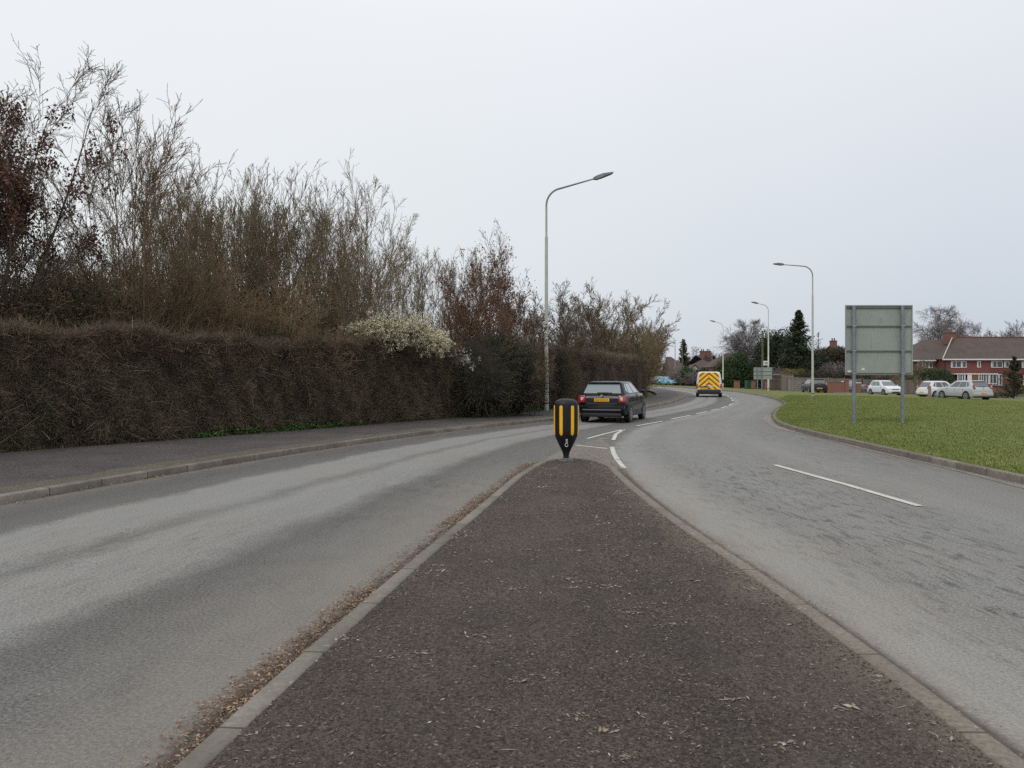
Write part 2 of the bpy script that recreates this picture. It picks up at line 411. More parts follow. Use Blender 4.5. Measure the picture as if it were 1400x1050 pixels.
def blade_mat():
    t = NT('grass_blades'); p = t.pos()
    r = t.n('ShaderNodeNewGeometry').outputs['Random Per Island']
    k = t.math('ADD', t.mapr(r, 0, 1, -.13, .13), t.math('ADD', t.math('MULTIPLY', t.noise(p, .33, 6, .8), 1.2), t.math('MULTIPLY', t.noise(p, 1.7, 5, .8), .9)))
    rp = t.n('ShaderNodeValToRGB', {0: t.mapr(k, .7, 1.45)}); e = rp.color_ramp.elements
    cs = [(.10, .142, .028), (.148, .188, .042), (.20, .218, .062), (.27, .24, .10)]
    while len(e) < 4: e.new(.5)
    for i, c in enumerate(cs): e[i].position = i / 3; e[i].color = (*c, 1)
    return t.fin(rp.outputs[0], .6, Specular_IOR_Level=.25)
M = dict(
    road=road_mat(),
    island=tarmac('island_tarmac', (.044, .034, .030), (.073, .054, .043), (.34, .31, .27), .5, edge=True),
    footway=tarmac('footway_tarmac', (.056, .049, .048), (.078, .067, .062), (.25, .23, .2), .35),
    nose=tarmac('nose_tarmac', (.14, .122, .107), (.18, .158, .138), (.3, .27, .22), .4),
    service=tarmac('service_tarmac', (.17, .16, .155), (.21, .2, .19), (.3, .3, .3), .2),
    kerb=kerb_mat('concrete_kerb', (.135, .118, .10), (.19, .168, .143), dirt=(.06, .05, .036)),
    kerb_island=kerb_mat('island_kerb', (.145, .128, .106), (.195, .174, .146), moss=.5, dirt=(.09, .078, .06)),
    kerb_right=kerb_mat('verge_kerb', (.15, .12, .105), (.20, .165, .145), moss=.3, dirt=(.08, .06, .05)),
    dirt=tarmac('gutter_dirt', (.15, .115, .088), (.2, .16, .125), (.34, .27, .19), .6),
    channel=tarmac('channel_concrete', (.17, .15, .133), (.21, .188, .168), (.4, .37, .33), .4),
    moss=tarmac('mossy_edge', (.085, .074, .055), (.105, .092, .066), (.2, .18, .13), .4),
    line=None, grass=grass_mat('verge_grass', (.12, .145, .036), (.15, .165, .046), (.19, .17, .07)),
    earth=grass_mat('rough_ground', (.05, .055, .022), (.07, .07, .03), (.09, .08, .05)),
    twig=bark('hedge_twigs', (0.109, 0.080, 0.059), (0.161, 0.116, 0.085), .1),
    twig_green=bark('olive_twigs', (0.091, 0.078, 0.042), (0.134, 0.112, 0.061), .1),
    twig_red=bark('red_brown_twigs', (0.119, 0.078, 0.052), (0.176, 0.116, 0.078), .1),
    twig_pale=bark('pale_twigs', (0.231, 0.180, 0.112), (0.330, 0.260, 0.168), .1),
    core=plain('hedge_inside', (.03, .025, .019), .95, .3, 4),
    scrub=bark('scrub_bark', (0.165, 0.108, 0.058), (0.253, 0.168, 0.092), .25),
    bark_olive=bark('olive_brown_bark', (0.132, 0.095, 0.048), (0.198, 0.145, 0.076), .1),
    bark_grey=bark('grey_bark', (0.138, 0.103, 0.062), (0.204, 0.155, 0.094), .2),
    bark_brown=bark('brown_bark', (0.149, 0.102, 0.056), (0.220, 0.152, 0.084), .2),
    bark_red=bark('red_bark', (0.110, 0.062, 0.034), (0.165, 0.092, 0.048), .2),
    bark_dark=bark('dark_bark', (0.079, 0.062, 0.038), (0.132, 0.100, 0.062), .2),
    bark_pale=bark('pale_bark', (0.187, 0.150, 0.094), (0.264, 0.215, 0.136), .2),
    bark_birch=bark('birch_bark', (.15, .125, .125), (.21, .18, .18), .15),
    leaf_red=leafm('dead_russet_leaves', [(.05, .022, .018), (.10, .042, .030), (.16, .075, .045)]),
    leaf_dark=leafm('dark_evergreen_leaves', [(.012, .022, .010), (.024, .038, .014), (.045, .058, .022)]),
    leaf_ivy=leafm('ivy_leaves', [(.018, .040, .012), (.035, .07, .02), (.06, .1, .03)]),
    leaf_brown=leafm('brown_green_leaves', [(.028, .028, .014), (.055, .048, .022), (.08, .065, .03)]),
    leaf_gold=leafm('golden_leaves', [(.09, .075, .02), (.15, .125, .035), (.2, .17, .05)]),
    leaf_bright=leafm('weed_leaves', [(.028, .06, .013), (.05, .095, .022), (.085, .13, .034)]),
    blossom=leafm('cream_blossom', [(.36, .33, .20), (.68, .64, .44), (.86, .82, .64)]),
    blossom_white=leafm('white_blossom', [(.45, .45, .42), (.62, .62, .60), (.75, .75, .72)]),
    litter=leafm('fallen_leaves', [(.045, .026, .015), (.10, .054, .030), (.17, .095, .052), (.24, .145, .085), (.36, .26, .17), (.13, .07, .04), (.07, .04, .025)]),
    debris=leafm('pale_debris', [(.27, .215, .165), (.20, .155, .115), (.12, .088, .065), (.38, .33, .27), (.16, .125, .09), (.10, .075, .05)]),
    chip=leafm('stone_chips', [(.03, .023, .019), (.06, .047, .039), (.115, .09, .073), (.045, .035, .03), (.085, .068, .056)], .8),
    blade=blade_mat(),
)
def line_mat():
    t = NT('road_paint'); p = t.pos()
    n = t.noise(p, 22, 5, .8); n2 = t.noise(p, 3, 4)
    wear = t.mapr(t.math('ADD', n, t.math('MULTIPLY', n2, .5)), .76, .94)
    return t.fin(t.mix(wear, (.50, .485, .42), (.17, .165, .155)), .7)
M['line'] = line_mat()
M['pole'] = plain('lamp_column_paint', (.36, .37, .30), .5, .12, 2)
M['pole_white'] = plain('pale_column_paint', (.52, .51, .45), .5, .1, 2)
M['pole_grey'] = plain('grey_column_paint', (.22, .23, .21), .5, .1, 2)
M['galv'] = plain('galvanised_steel', (.23, .26, .29), .45, .15, 6, Metallic=.3)
def signback():
    t = NT('weathered_sign_back'); g = t.co()
    n = t.noise(g, 1.2, 5, .7); z = t.sep(g)[2]
    a = t.noise(t.co(sc=(9, 1, 2.5)), 1.5, 6, .8)
    col = t.mix(t.mapr(n, .35, .65), (.26, .285, .262), (.305, .33, .305))
    col = t.mix(t.mapr(a, .54, .74, 0, .75), col, (.10, .115, .075))
    return t.fin(col, .55)
M['signback'] = signback()
M['signrail'] = plain('sign_rail', (.115, .14, .12), .5, .15, 5)
M['signwhite'] = emit_free('sticker_white', (.7, .72, .68))
M['head_dark'] = plain('lamp_head', (.10, .115, .125), .4, .1, 6)
M['head_face'] = plain('lamp_face', (.03, .032, .036), .3, .1, 6)
M['black'] = plain('black_plastic', (.018, .018, .019), .5, .1, 10)
M['bollard'] = plain('bollard_rubber', (.013, .013, .015), .5, .25, 7, .1, Specular_IOR_Level=.3)
M['amber'] = emit_free('amber_reflective', (.92, .47, .006), .35)
M['white'] = emit_free('white_mark', (.72, .72, .72))
M['metal'] = plain('weathered_metal', (.17, .17, .165), .55, .25, 20)
M['tyre'] = plain('tyre_rubber', (.016, .016, .017), .8, .1, 20)
M['rim'] = plain('alloy_rim', (.38, .39, .40), .35, .1, 10, Metallic=.5)
M['glass'] = NT('car_glass').fin((.035, .042, .045), .05, Coat_Weight=1.0, Specular_IOR_Level=.8)
M['glass_sky_sheen'] = NT('car_glass_painted_sheen').fin((.15, .185, .19), .12, Coat_Weight=1.0, Specular_IOR_Level=.7)  # sky reflection and see-through brightness painted into the base colour
M['lamp_red'] = NT('red_lens').fin((.30, .018, .022), .15, Coat_Weight=1.0)
M['lamp_clear'] = NT('clear_lens').fin((.68, .58, .58), .12, Coat_Weight=1.0)
M['plate_y'] = emit_free('yellow_plate', (.80, .43, .02))
M['plate_w'] = emit_free('white_plate', (.7, .7, .68))
M['ink'] = emit_free('plate_ink', (.02, .02, .02))
M['p_black'] = paint('black_paint', (.006, .006, .009), .0, .14)
M['p_darkblue'] = paint('navy_paint', (.007, .009, .018), .2)
M['p_white'] = paint('white_car_paint', (.62, .64, .67))
M['p_silver'] = paint('silver_paint', (.42, .44, .45), metal=.25)
M['p_grey'] = paint('grey_paint', (.17, .18, .19), metal=.3)
M['p_blue'] = paint('sky_blue_paint', (.17, .42, .55))
M['van_white'] = paint('van_white', (.68, .69, .68), .6)
M['frame_white'] = emit_free('white_upvc', (.72, .72, .72))
M['pane'] = NT('window_glass').fin((.045, .05, .055), .08, Specular_IOR_Level=.8)
M['brick'] = brick_mat('red_brick', (.20, .065, .04), (.26, .095, .06), (.24, .2, .17))
M['brick_dark'] = brick_mat('dark_brick', (.15, .065, .045), (.2, .085, .06), (.2, .16, .14))
M['hung'] = tile_mat('hung_red_tile', (.135, .043, .037), (.17, .058, .048))
M['roof'] = tile_mat('brown_roof_tile', (.066, .046, .039), (.092, .064, .054))
M['roof_red'] = tile_mat('red_roof_tile', (.13, .058, .042), (.17, .08, .058))
M['render'] = plain('pale_render', (.5, .47, .42), .85, .08, 3)
M['fence'] = wood_mat('weathered_fence', (.13, .108, .09), (.19, .162, .135))
M['gate'] = wood_mat('brown_gate', (.085, .062, .045), (.12, .09, .065))
M['wood'] = wood_mat('grey_timber', (.2, .17, .14), (.27, .235, .2), .2)
M['pole_wood'] = plain('telegraph_wood', (.115, .105, .06), .85, .2, 3)
M['bin'] = plain('green_bin', (.012, .07, .045), .5)
M['metal_gate'] = plain('grey_gate_metal', (.24, .24, .22), .5)

# ------------------------------------------------------------------ road layout (metres; X right, Y ahead)
ST = [  # left kerb, lane edge left of island / centre line, right of island, right kerb, service road near edge
    ((-9.3, -4), (-2.0, -4), (2.0, -4), (8.9, -4), (98, 12)),
    ((-8.2, 2), (-1.42, 2), (2.02, 2), (7.9, 2), (90, 34)),
    ((-7.0, 7), (-1.0, 5.2), (1.97, 5), (7.5, 7), (80, 48)),
    ((-5.75, 12), (-.47, 8.5), (1.74, 9), (7.6, 11.4), (70, 56)),
    ((-4.1, 17), (.47, 14), (1.78, 13.3), (8.0, 18.7), (58, 61)),
    ((-1.75, 22.4), (1.9, 19.5), (2.4, 18.5), (8.55, 24.2), (50, 65)),
    ((1.5, 28), (4.4, 25.4), (4.4, 25.4), (9.9, 29.2), (44, 70)),
    ((5.4, 35.8), (8.8, 34.9), (8.8, 34.9), (12.4, 36.0), (39, 75)),
    ((8.6, 43.5), (12.1, 43), (12.1, 43), (15.4, 43.5), (34, 78.5)),
    ((11.8, 53.5), (15.2, 53), (15.2, 53), (18.2, 53), (30.8, 82)),
    ((14.7, 65), (18.0, 65), (18.0, 65), (21.0, 65.5), (30.3, 88)),
    ((17.2, 80), (20.3, 80), (20.3, 80), (23.4, 81), (31.3, 97)),
    ((18.7, 99), (21.0, 99), (21.0, 99), (24.0, 100), (33, 112)),
    ((18, 120), (21, 120), (21, 120), (24, 121), (33, 130)),
    ((12, 148), (15, 150), (15, 150), (18, 152), (30, 162)),
    ((-4, 175), (-2, 179), (-2, 179), (0, 182), (8, 205)),
]
def crv(k, n=420):
    P = [s[k] for s in ST]
    P = np.array(P, float); P = np.vstack([2 * P[0] - P[1], P, 2 * P[-1] - P[-2]])
    out = []
    per = n // (len(P) - 3)
    for i in range(1, len(P) - 2):
        t = np.linspace(0, 1, per, endpoint=False)[:, None]
        a, b, c, d = P[i - 1], P[i], P[i + 1], P[i + 2]
        out.append(.5 * (2 * b + (c - a) * t + (2 * a - 5 * b + 4 * c - d) * t ** 2 + (-a + 3 * b - 3 * c + d) * t ** 3))
    out.append(P[-2][None]); return np.vstack(out)
CL_, CA, CB, CR, CS = (crv(k) for k in range(5))
CB[6 * (420 // 15):] = CA[6 * (420 // 15):]      # one centre line beyond the island
def z3(xy, h=0): return np.column_stack([xy, gz(xy[:, 0]) + h])
def lerp(a, b, t): return a + (b - a) * t
vv = np.r_[0, np.cumsum(np.linalg.norm(np.diff(CA, axis=0), axis=1))]
rows = [z3(lerp(CL_, CA, t)) for t in np.linspace(0, 1, 9)] + [z3(lerp(CB, CR, t)) for t in np.linspace(0, 1, 9)]
us = list(np.linspace(0, 1, 9)) + list(np.linspace(1, 2, 9))
tag(strip('road', rows, us, vv, M['road']), kind='structure')

# big ground sheet
gx = np.r_[-900, -400, -150, np.linspace(-80, 20, 11), np.linspace(24, 90, 34), 120, 200, 500, 1000]
gy = np.r_[-60, -20, np.linspace(0, 200, 21), 300, 600, 1500]
XX, YY = np.meshgrid(gx, gy, indexing='ij')
V = np.stack([XX.ravel(), YY.ravel(), (gz(XX) - .06).ravel()], 1)
ii, jj = np.meshgrid(np.arange(len(gx) - 1), np.arange(len(gy) - 1), indexing='ij'); n_ = len(gy)
a = (ii * n_ + jj).ravel()
tag(npmesh('ground', V, np.stack([a, a + n_, a + n_ + 1, a + 1], 1), M['earth'], smooth=True), kind='structure')

# verge between main road and service road
NR = normals2(CR)
CRb = CR - NR * .14
tt = np.r_[0, .01, .03, .07, .15, .3, .5, .7, .85, 1]
rows = [z3(lerp(CRb, CS, t), .095 + .05 * math.sin(PI * min(1, t * 2.2)) * (1 if t < .45 else 0)) for t in tt]
tag(strip('grass_verge', rows, list(tt), vv, M['grass']), kind='structure')
# service road, its far pavement
tag(sweep('service_road', CS, [(0, .09), (0, .02), (-5.5, .02)], M['service']), kind='structure')
tag(sweep('service_pavement', CS, [(-5.5, .02), (-5.52, .12), (-7.4, .13), (-7.6, -.1)], M['nose']), kind='structure')

# kerbs
sub = slice(0, 400)
rng = np.random.default_rng(3)
tag(sweep('kerb_left', CL_, [(-.004, -.04), (0, .095), (.02, .112), (.135, .115), (.14, .06)], M['kerb']), kind='structure')
tag(sweep('kerb_right', CR, [(.004, -.04), (0, .10), (-.02, .118), (-.135, .12), (-.14, .06)], M['kerb_right']), kind='structure')
# gutter channel beside the right kerb, and dirty gutter beside the left one
def ribbon(name, C, prof, a, b, mat):
    i = slice(*np.searchsorted(C[:, 1], [a, b])); return tag(sweep(name, C[i], prof, mat), kind='structure')
Cw, _ = spline(CR[(CR[:, 1] > 8) & (CR[:, 1] < 46)], .4)
Nw = normals2(Cw); wd = .16 + .13 * np.sin(np.arange(len(Cw)) * .27) * np.sin(np.arange(len(Cw)) * .11 + 1) + .14 * np.exp(-((Cw[:, 1] - 29) / 4.) ** 2)
tag(strip('gutter_channel', [np.column_stack([Cw, np.full(len(Cw), .006)]), np.column_stack([Cw + Nw * wd[:, None], np.full(len(Cw), .006)])], [0, 1], np.arange(len(Cw)) * .4, M['channel']), kind='structure')

# hedge line (back of left footway)
HP = [(-17.5, -3), (-14.6, 5), (-12.2, 10), (-9.9, 14.6), (-8.2, 17.3), (-5.9, 21), (-2.5, 26.6), (1.1, 33), (4.2, 40), (7.0, 47), (9.3, 53), (9.9, 57)]
HQ, HS = spline(HP, .25)
# footway: strip from kerb back to the hedge line
KQ, _ = spline(CL_[(CL_[:, 1] > -5) & (CL_[:, 1] < 126)] + normals2(CL_)[(CL_[:, 1] > -5) & (CL_[:, 1] < 126)] * .14, .5)
HQ2, _ = spline(HP[:-1] + [(11.5, 60), (13.0, 68), (14.6, 80), (15.9, 99), (15.4, 121)], .5)
n = 400
def resamp(Q, n):
    s = np.r_[0, np.cumsum(np.linalg.norm(np.diff(Q, axis=0), axis=1))]; ss = np.linspace(0, s[-1], n)
    return np.stack([np.interp(ss, s, Q[:, k]) for k in (0, 1)], 1)
def ry(Q, ys): return np.stack([np.interp(ys, Q[:, 1], Q[:, 0]), ys], 1)
ys = np.linspace(-3.5, 120, n)
A = ry(KQ, ys); B = ry(HQ2, ys)
B = B - normals2(B) * -.3
rows = [np.column_stack([A, np.full(n, .108)]), np.column_stack([lerp(A, B, .5), np.full(n, .125)]), np.column_stack([B, np.full(n, .14)])]
tag(strip('footway', rows, [0, 1, 2], ys, M['footway']), kind='structure')
NA = normals2(A)
wob = .5 + .06 * np.sin(ys * 2.1) + .05 * np.sin(ys * 5.3)
rows = [np.column_stack([A + NA * .0, np.full(n, .1125)]), np.column_stack([A + NA * wob[:, None], np.full(n, .1175)])]
tag(strip('footway_mossy_edge', rows, [0, 1], ys, M['moss']), kind='structure')

# traffic island: rounded outline, kerb ring, tarmac top
def island_outline():
    L = CA[(CA[:, 1] < 13.3)]; Rr = CB[(CB[:, 1] < 12.6)]
    tip = [(.42, 13.8), (.62, 14.45), (.86, 14.72), (1.15, 14.78), (1.42, 14.66), (1.62, 14.3), (1.74, 13.6), (1.77, 13.0)]
    P = np.vstack([L[::6], tip, Rr[::-6]])
    return spline(P, .12)[0]
IO = island_outline()
NI = -normals2(IO)         # inward (outline runs up the left side and down the right)
dist_tip = np.clip((IO[:, 1] - 11.5) / 2.5, 0, 1)
kh = .10 - .06 * dist_tip
def ring(off, z): return np.column_stack([IO + NI * off, z])
arc = np.r_[0, np.cumsum(np.linalg.norm(np.diff(IO, axis=0), axis=1))]
rightside = (np.arange(len(IO)) > np.argmax(IO[:, 1])).astype(float)
kw = .125 + .0 * rightside
K = strip('island_kerb', [ring(-.006, np.full(len(IO), -.03)), ring(0, kh - .015), ring(.015, kh), np.column_stack([IO + NI * kw[:, None], kh + .002]), np.column_stack([IO + NI * (kw[:, None] + .01), kh - .03])], [0, .1, .12, .24, .27], arc, M['kerb_island'])
tag(K, kind='structure')
inner = IO + NI * (kw[:, None] + .004)
im = int(np.argmax(inner[:, 1])); nn = 200
Lf = resamp(inner[:im + 1], nn); Rt = resamp(inner[im:][::-1], nn)
rows = []; us = []
Wd = np.linalg.norm(Lf - Rt, axis=1)[:, None]
for o_, t0_ in [(0, 0), (.12, 0), (.25, 0), (.4, 0), (.6, 0), (0, .25), (0, .4), (0, .55), (0, .7), (0, .85), (0, 1)]:
    t = np.minimum(t0_ + (1 - t0_) * np.minimum(o_ / Wd, .24) if t0_ == 0 else np.full_like(Wd, t0_ * 1.0), 1)
    q = Rt + (Lf - Rt) * t
    h = .10 - .06 * np.clip((q[:, 1] - 11.5) / 2.5, 0, 1) - .004 + .03 * np.sin(PI * t[:, 0])
    rows.append(np.column_stack([q, h])); us.append(o_ if t0_ == 0 else .8 + t0_)
tag(strip('traffic_island', rows[::-1], us[::-1], np.arange(nn) * .1, M['island']), kind='structure')
# brown nose between island tip and painted lines
nz = [(.3, 13.4), (1.05, 16.6), (1.6, 18.0), (2.3, 19.8), (2.25, 17.4), (2.0, 15.0), (1.9, 13.2), (1.3, 13.6)]
mb = MB(); mb.poly([(x, y, .005) for x, y in nz]); tag(mb.build('island_nose', M['nose']), kind='structure')

# painted lines
LQ = []
def line_quad(p, q, w0, w1=None):
    p, q = np.array(p, float), np.array(q, float); d = (q - p) / np.linalg.norm(q - p); nrm = np.array([-d[1], d[0]])
    w1 = w1 or w0
    LQ.append([(*(p - nrm * w0 / 2), .009), (*(q - nrm * w1 / 2), .009), (*(q + nrm * w1 / 2), .009), (*(p + nrm * w0 / 2), .009)])
def line_path(pts, w):
    for p, q in zip(pts, pts[1:]): line_quad(p, q, w)
def gp(px, py): d = CAM_H * F_PX / (py - HY); return ((px - CX) / F_PX * d, d)
line_path([gp(803, 600), gp(827, 593.5), gp(852, 587.3)], .10)
line_path([gp(853, 587.3), gp(842, 594), gp(838.5, 602)], .10)
line_path([gp(836.5, 611.5), gp(839, 620), gp(844, 629)], .10)
line_path([gp(844.3, 629.5), gp(848, 634), gp(854, 641)], .09)
line_path([gp(788, 609.2), gp(830, 613.6)], .10)
line_quad(gp(818, 599.5), gp(831, 600.5), .06)
for a, b in [((870, 582.6), (906, 576)), ((918, 573.2), (944, 568)), ((952, 566), (967, 562.7)), ((972, 561.6), (982, 559.3)), ((986, 558), (994, 555.6)), ((996.5, 554.6), (1001.5, 552))]:
    line_quad(gp(*a), gp(*b), .12)
CC = CA[(CA[:, 1] > 50) & (CA[:, 1] < 118)]
CCr, _ = spline(CC, 1.0)
i = 0
while i + 3 < len(CCr): line_quad(CCr[i], CCr[i + 3], .12); i += 5
line_quad(gp(1059, 636), gp(1160, 664), .11); line_quad(gp(1160, 664), gp(1257, 692.5), .11)
mb = MB()
for q in LQ: mb.poly(q)
tag(mb.build('road_markings', M['line']), kind='structure')

# ------------------------------------------------------------------ scatter: litter, debris, grass
def scatter_leaves(name, P, size, mat, rng, flat=.35, aspect=.55, curl=.3, kind='stuff'):
    """P (n,3), rhombus leaves of two triangles folded"""
    n = len(P); L = size[0] + (size[1] - size[0]) * rng.random(n) ** 2
    a = rng.random(n) * 2 * PI
    tilt = rng.normal(0, flat, n); roll = rng.normal(0, flat, n)
    u = np.stack([np.cos(a) * np.cos(tilt), np.sin(a) * np.cos(tilt), np.sin(tilt)], 1)
    v = np.stack([-np.sin(a) * np.cos(roll), np.cos(a) * np.cos(roll), np.sin(roll)], 1)
    W = L * aspect * (.5 + .7 * rng.random(n))
    V = np.stack([P - u * L[:, None] / 2, P + v * W[:, None] / 2, P + u * L[:, None] / 2, P - v * W[:, None] / 2 * (.5 + rng.random(n))[:, None]], 1)
    V[:, 1, 2] += curl * L * rng.random(n)
    V[..., 2] += np.maximum(0, (P[:, 2] - V[..., 2].min(1)))[:, None] * .8
    F = np.arange(n * 4).reshape(n, 4)
    return tag(npmesh(name, V.reshape(-1, 3), F, mat), kind=kind)
def chips(name, P, size, mat, rng, kind='stuff'):
    n = len(P); r = size[0] + (size[1] - size[0]) * rng.random(n) ** 2.5
    B = np.array([(1, 0, 0), (-.3, .9, 0), (-.6, -.7, 0), (0.1, 0, .8)])
    a = rng.random(n) * 2 * PI; c, s = np.cos(a), np.sin(a)
    V = B[None] * (.6 + .8 * rng.random((n, 4, 1)))
    V = np.stack([V[..., 0] * c[:, None] - V[..., 1] * s[:, None], V[..., 0] * s[:, None] + V[..., 1] * c[:, None], V[..., 2]], -1) * r[:, None, None] + P[:, None]
    F = np.array([(0, 1, 3), (1, 2, 3), (2, 0, 3)])
    F = (np.arange(n)[:, None, None] * 4 + F[None]).reshape(-1, 3)
    return tag(npmesh(name, V.reshape(-1, 3), F, mat), kind=kind)
def isl_pts(rng, n, y1=14.4, bias=1.0):
    y = 2.0 + (y1 - 2.0) * rng.random(n) ** bias
    xl = np.interp(y, inner[:im, 1], inner[:im, 0]); xr = np.interp(y, inner[im:][::-1, 1], inner[im:][::-1, 0])
    t = rng.random(n)
    x = xl + (xr - xl) * t
    k = rng.random(n) < .25 + .75 * np.clip(.5 + .8 * np.sin(x * 3.1 + y * 1.7) * np.sin(y * 2.3 - x) + 1.2 * np.maximum(0, np.abs(t - .5) - .36) * 7, 0, 1)
    x, y, t = x[k], y[k], t[k]
    z = .10 - .06 * np.clip((y - 11.5) / 2.5, 0, 1) - .004 + .03 * np.sin(PI * t)
    return np.stack([x, y, z], 1)
rng = np.random.default_rng(11)
scatter_leaves('island_debris', isl_pts(rng, 13000) + [0, 0, .003], (.005, .032), M['debris'], rng, .12, .4, .12)
scatter_leaves('island_litter', isl_pts(rng, 5000, 14.3, 1.5) + [0, 0, .003], (.006, .02), M['debris'], rng, .15, .4, .12)
# crushed leaf clusters
cc = isl_pts(rng, 190); Pc = np.repeat(cc, 16, 0); Pc[:, :2] += rng.normal(0, .022, (len(Pc), 2)) * [1.7, 1]; Pc[:, 2] += .003
scatter_leaves('crushed_leaves', Pc, (.010, .055), M['debris'], rng, .12, .4, .08)
scatter_leaves('dry_stalks', isl_pts(rng, 420) + [0, 0, .004], (.03, .09), M['debris'], rng, .06, .05, .02)
chips('island_chippings', isl_pts(rng, 95000, 14.3, 1.9), (.0035, .012), M['chip'], rng)
def along(Q, N, lo, hi, n, rng, z, bias=1.0):
    i = rng.random(n) ** bias * (len(Q) - 1.001); o = lo + (hi - lo) * rng.random(n) ** 1.3
    keep = rng.random(n) < .30 + .70 * np.clip(1.35 + 1.3 * np.sin(i * .021 * 3) * np.sin(i * .013 * 5 + 1) + .5 * np.sin(i * .19) + .4 * np.sin(i * .47 + o * 9) + .3 * np.sin(i * 1.1 + 2) - o * 6.0, 0, 1)
    i, o = i[keep], o[keep]; n = len(i)
    k0 = i.astype(int); f = (i - k0)[:, None]
    P = Q[k0] * (1 - f) + Q[k0 + 1] * f + (N[k0] * (1 - f) + N[k0 + 1] * f) * o[:, None] + rng.normal(0, .03, (n, 2)); return np.column_stack([P, z + rng.random(n) * .015])
S_ = IO[:im - 6]; Ns = -NI[:im - 6]
scatter_leaves('leaf_litter', along(S_, Ns, .0, .27, 60000, rng, .006), (.005, .036), M['litter'], rng, .2, .45, .12)
S2 = IO[im + 4:]; N2 = -NI[im + 4:]
scatter_leaves('leaf_litter', along(S2, N2, -.10, .16, 16000, rng, .02), (.004, .03), M['litter'], rng, .2, .4, .1)
cl = CL_[(CL_[:, 1] > 5) & (CL_[:, 1] < 40)]; nl = -normals2(cl)
scatter_leaves('kerbside_litter', along(cl, nl, -.02, .22, 2600, rng, .008), (.01, .05), M['litter'], rng, .3, .4, .2)
fa = ys[(ys > 5) & (ys < 30)]; Af = ry(KQ, fa); Nf = normals2(Af)
scatter_leaves('footway_litter', along(Af, Nf, .1, 2.6, 700, rng, .135), (.01, .04), M['debris'], rng, .2, .4, .15)
scatter_leaves('footway_litter', along(Af, Nf, 2.2, 3.0, 1500, rng, .14), (.015, .05), M['litter'], rng, .4, .4, .3)
yy = rng.random(260) * 12 + 3; tq = rng.random(260)
scatter_leaves('road_specks', np.column_stack([np.interp(yy, CA[:, 1], CA[:, 0]) - tq * 4, yy, np.full(260, .008)]), (.008, .025), M['debris'], rng, .15, .4, .1)

def grass_blades(name, P, h, mat, rng, w=.006, lean=.5):
    n = len(P); a = rng.random(n) * 2 * PI; H = h[0] + (h[1] - h[0]) * rng.random(n)
    d = np.stack([np.cos(a), np.sin(a), np.zeros(n)], 1); s = np.stack([-np.sin(a), np.cos(a), np.zeros(n)], 1)
    W = w * (.7 + .8 * rng.random(n)); le = lean * rng.random(n)
    tip = P + d * (H * le)[:, None] + np.array([0, 0, 1]) * H[:, None]
    V = np.stack([P - s * W[:, None], P + s * W[:, None], tip], 1)
    return tag(npmesh(name, V.reshape(-1, 3), np.arange(n * 3).reshape(n, 3), mat), kind='stuff')
n = 900000
i = rng.integers(60, 250, n); t = rng.random(n) ** 2.2 * .75
Pg = lerp(CRb[i], CS[i], t[:, None]); Pg[:, :] += rng.normal(0, .08, (n, 2))
zz = .095 + np.where(t < .45, .05 * np.sin(PI * np.minimum(1, t * 2.2)), 0)
k = (Pg[:, 1] > 5) & (Pg[:, 1] < 62) & (np.abs(Pg[:, 0]) < Pg[:, 1] * .75 + 3)
dk = np.linalg.norm(Pg[:, None, :] - CR[None, ::4, :], axis=2).min(1) if False else None
Pg = Pg[k]; zz = zz[k]
grass_blades('grass', np.column_stack([Pg, zz + gz(Pg[:, 0])]), (.012, .036), M['blade'], rng, .0055, 1.3)
cr = CR[(CR[:, 1] > 7) & (CR[:, 1] < 60)]; nr_ = -normals2(cr)
P = along(cr, nr_, .15, .8, 26000, rng, .09); grass_blades('grass_edge', P, (.02, .06), M['blade'], rng, .006, 1.2)

# ------------------------------------------------------------------ branch generator
def unit(a): return a / np.maximum(1e-9, np.linalg.norm(a, axis=-1, keepdims=True))
def grow(rng, P, D, L, R, steps, wander=.15, up=.05, tip=.3):
    pts = [P]; rads = [R]; d = D
    for s in range(steps):
        d = unit(d + rng.normal(0, wander, d.shape) + np.array([0, 0, up]))
        P = P + d * (L / steps)[:, None]; pts.append(P); rads.append(R * (1 - (1 - tip) * (s + 1) / steps))
    return np.stack(pts, 1), np.stack(rads, 1), L
def spawn(rng, br, n, t0=.2, t1=1.0, ang=.7, sd=.2, lr=.5, rr=.55, taper=.6, jit=.8):
    pts, rad, L = br; N, S, _ = pts.shape
    pi = np.repeat(np.arange(N), n); t = t0 + (t1 - t0) * rng.random(N * n)
    x = t * (S - 1); i = np.minimum(x.astype(int), S - 2); f = (x - i)[:, None]
    P = pts[pi, i] * (1 - f) + pts[pi, i + 1] * f; T = unit(pts[pi, i + 1] - pts[pi, i])
    rv = unit(rng.normal(0, 1, T.shape)); perp = unit(np.cross(T, rv))
    an = np.clip(rng.normal(ang, sd, len(T)), .1, 1.6)[:, None]
    D = T * np.cos(an) + perp * np.sin(an)
    Lc = L[pi] * lr * (1 - taper * t) * (1 - jit / 2 + jit * rng.random(len(T)))
    Rc = (rad[pi, i] * (1 - f[:, 0]) + rad[pi, i + 1] * f[:, 0]) * rr
    return P, D, Lc, Rc
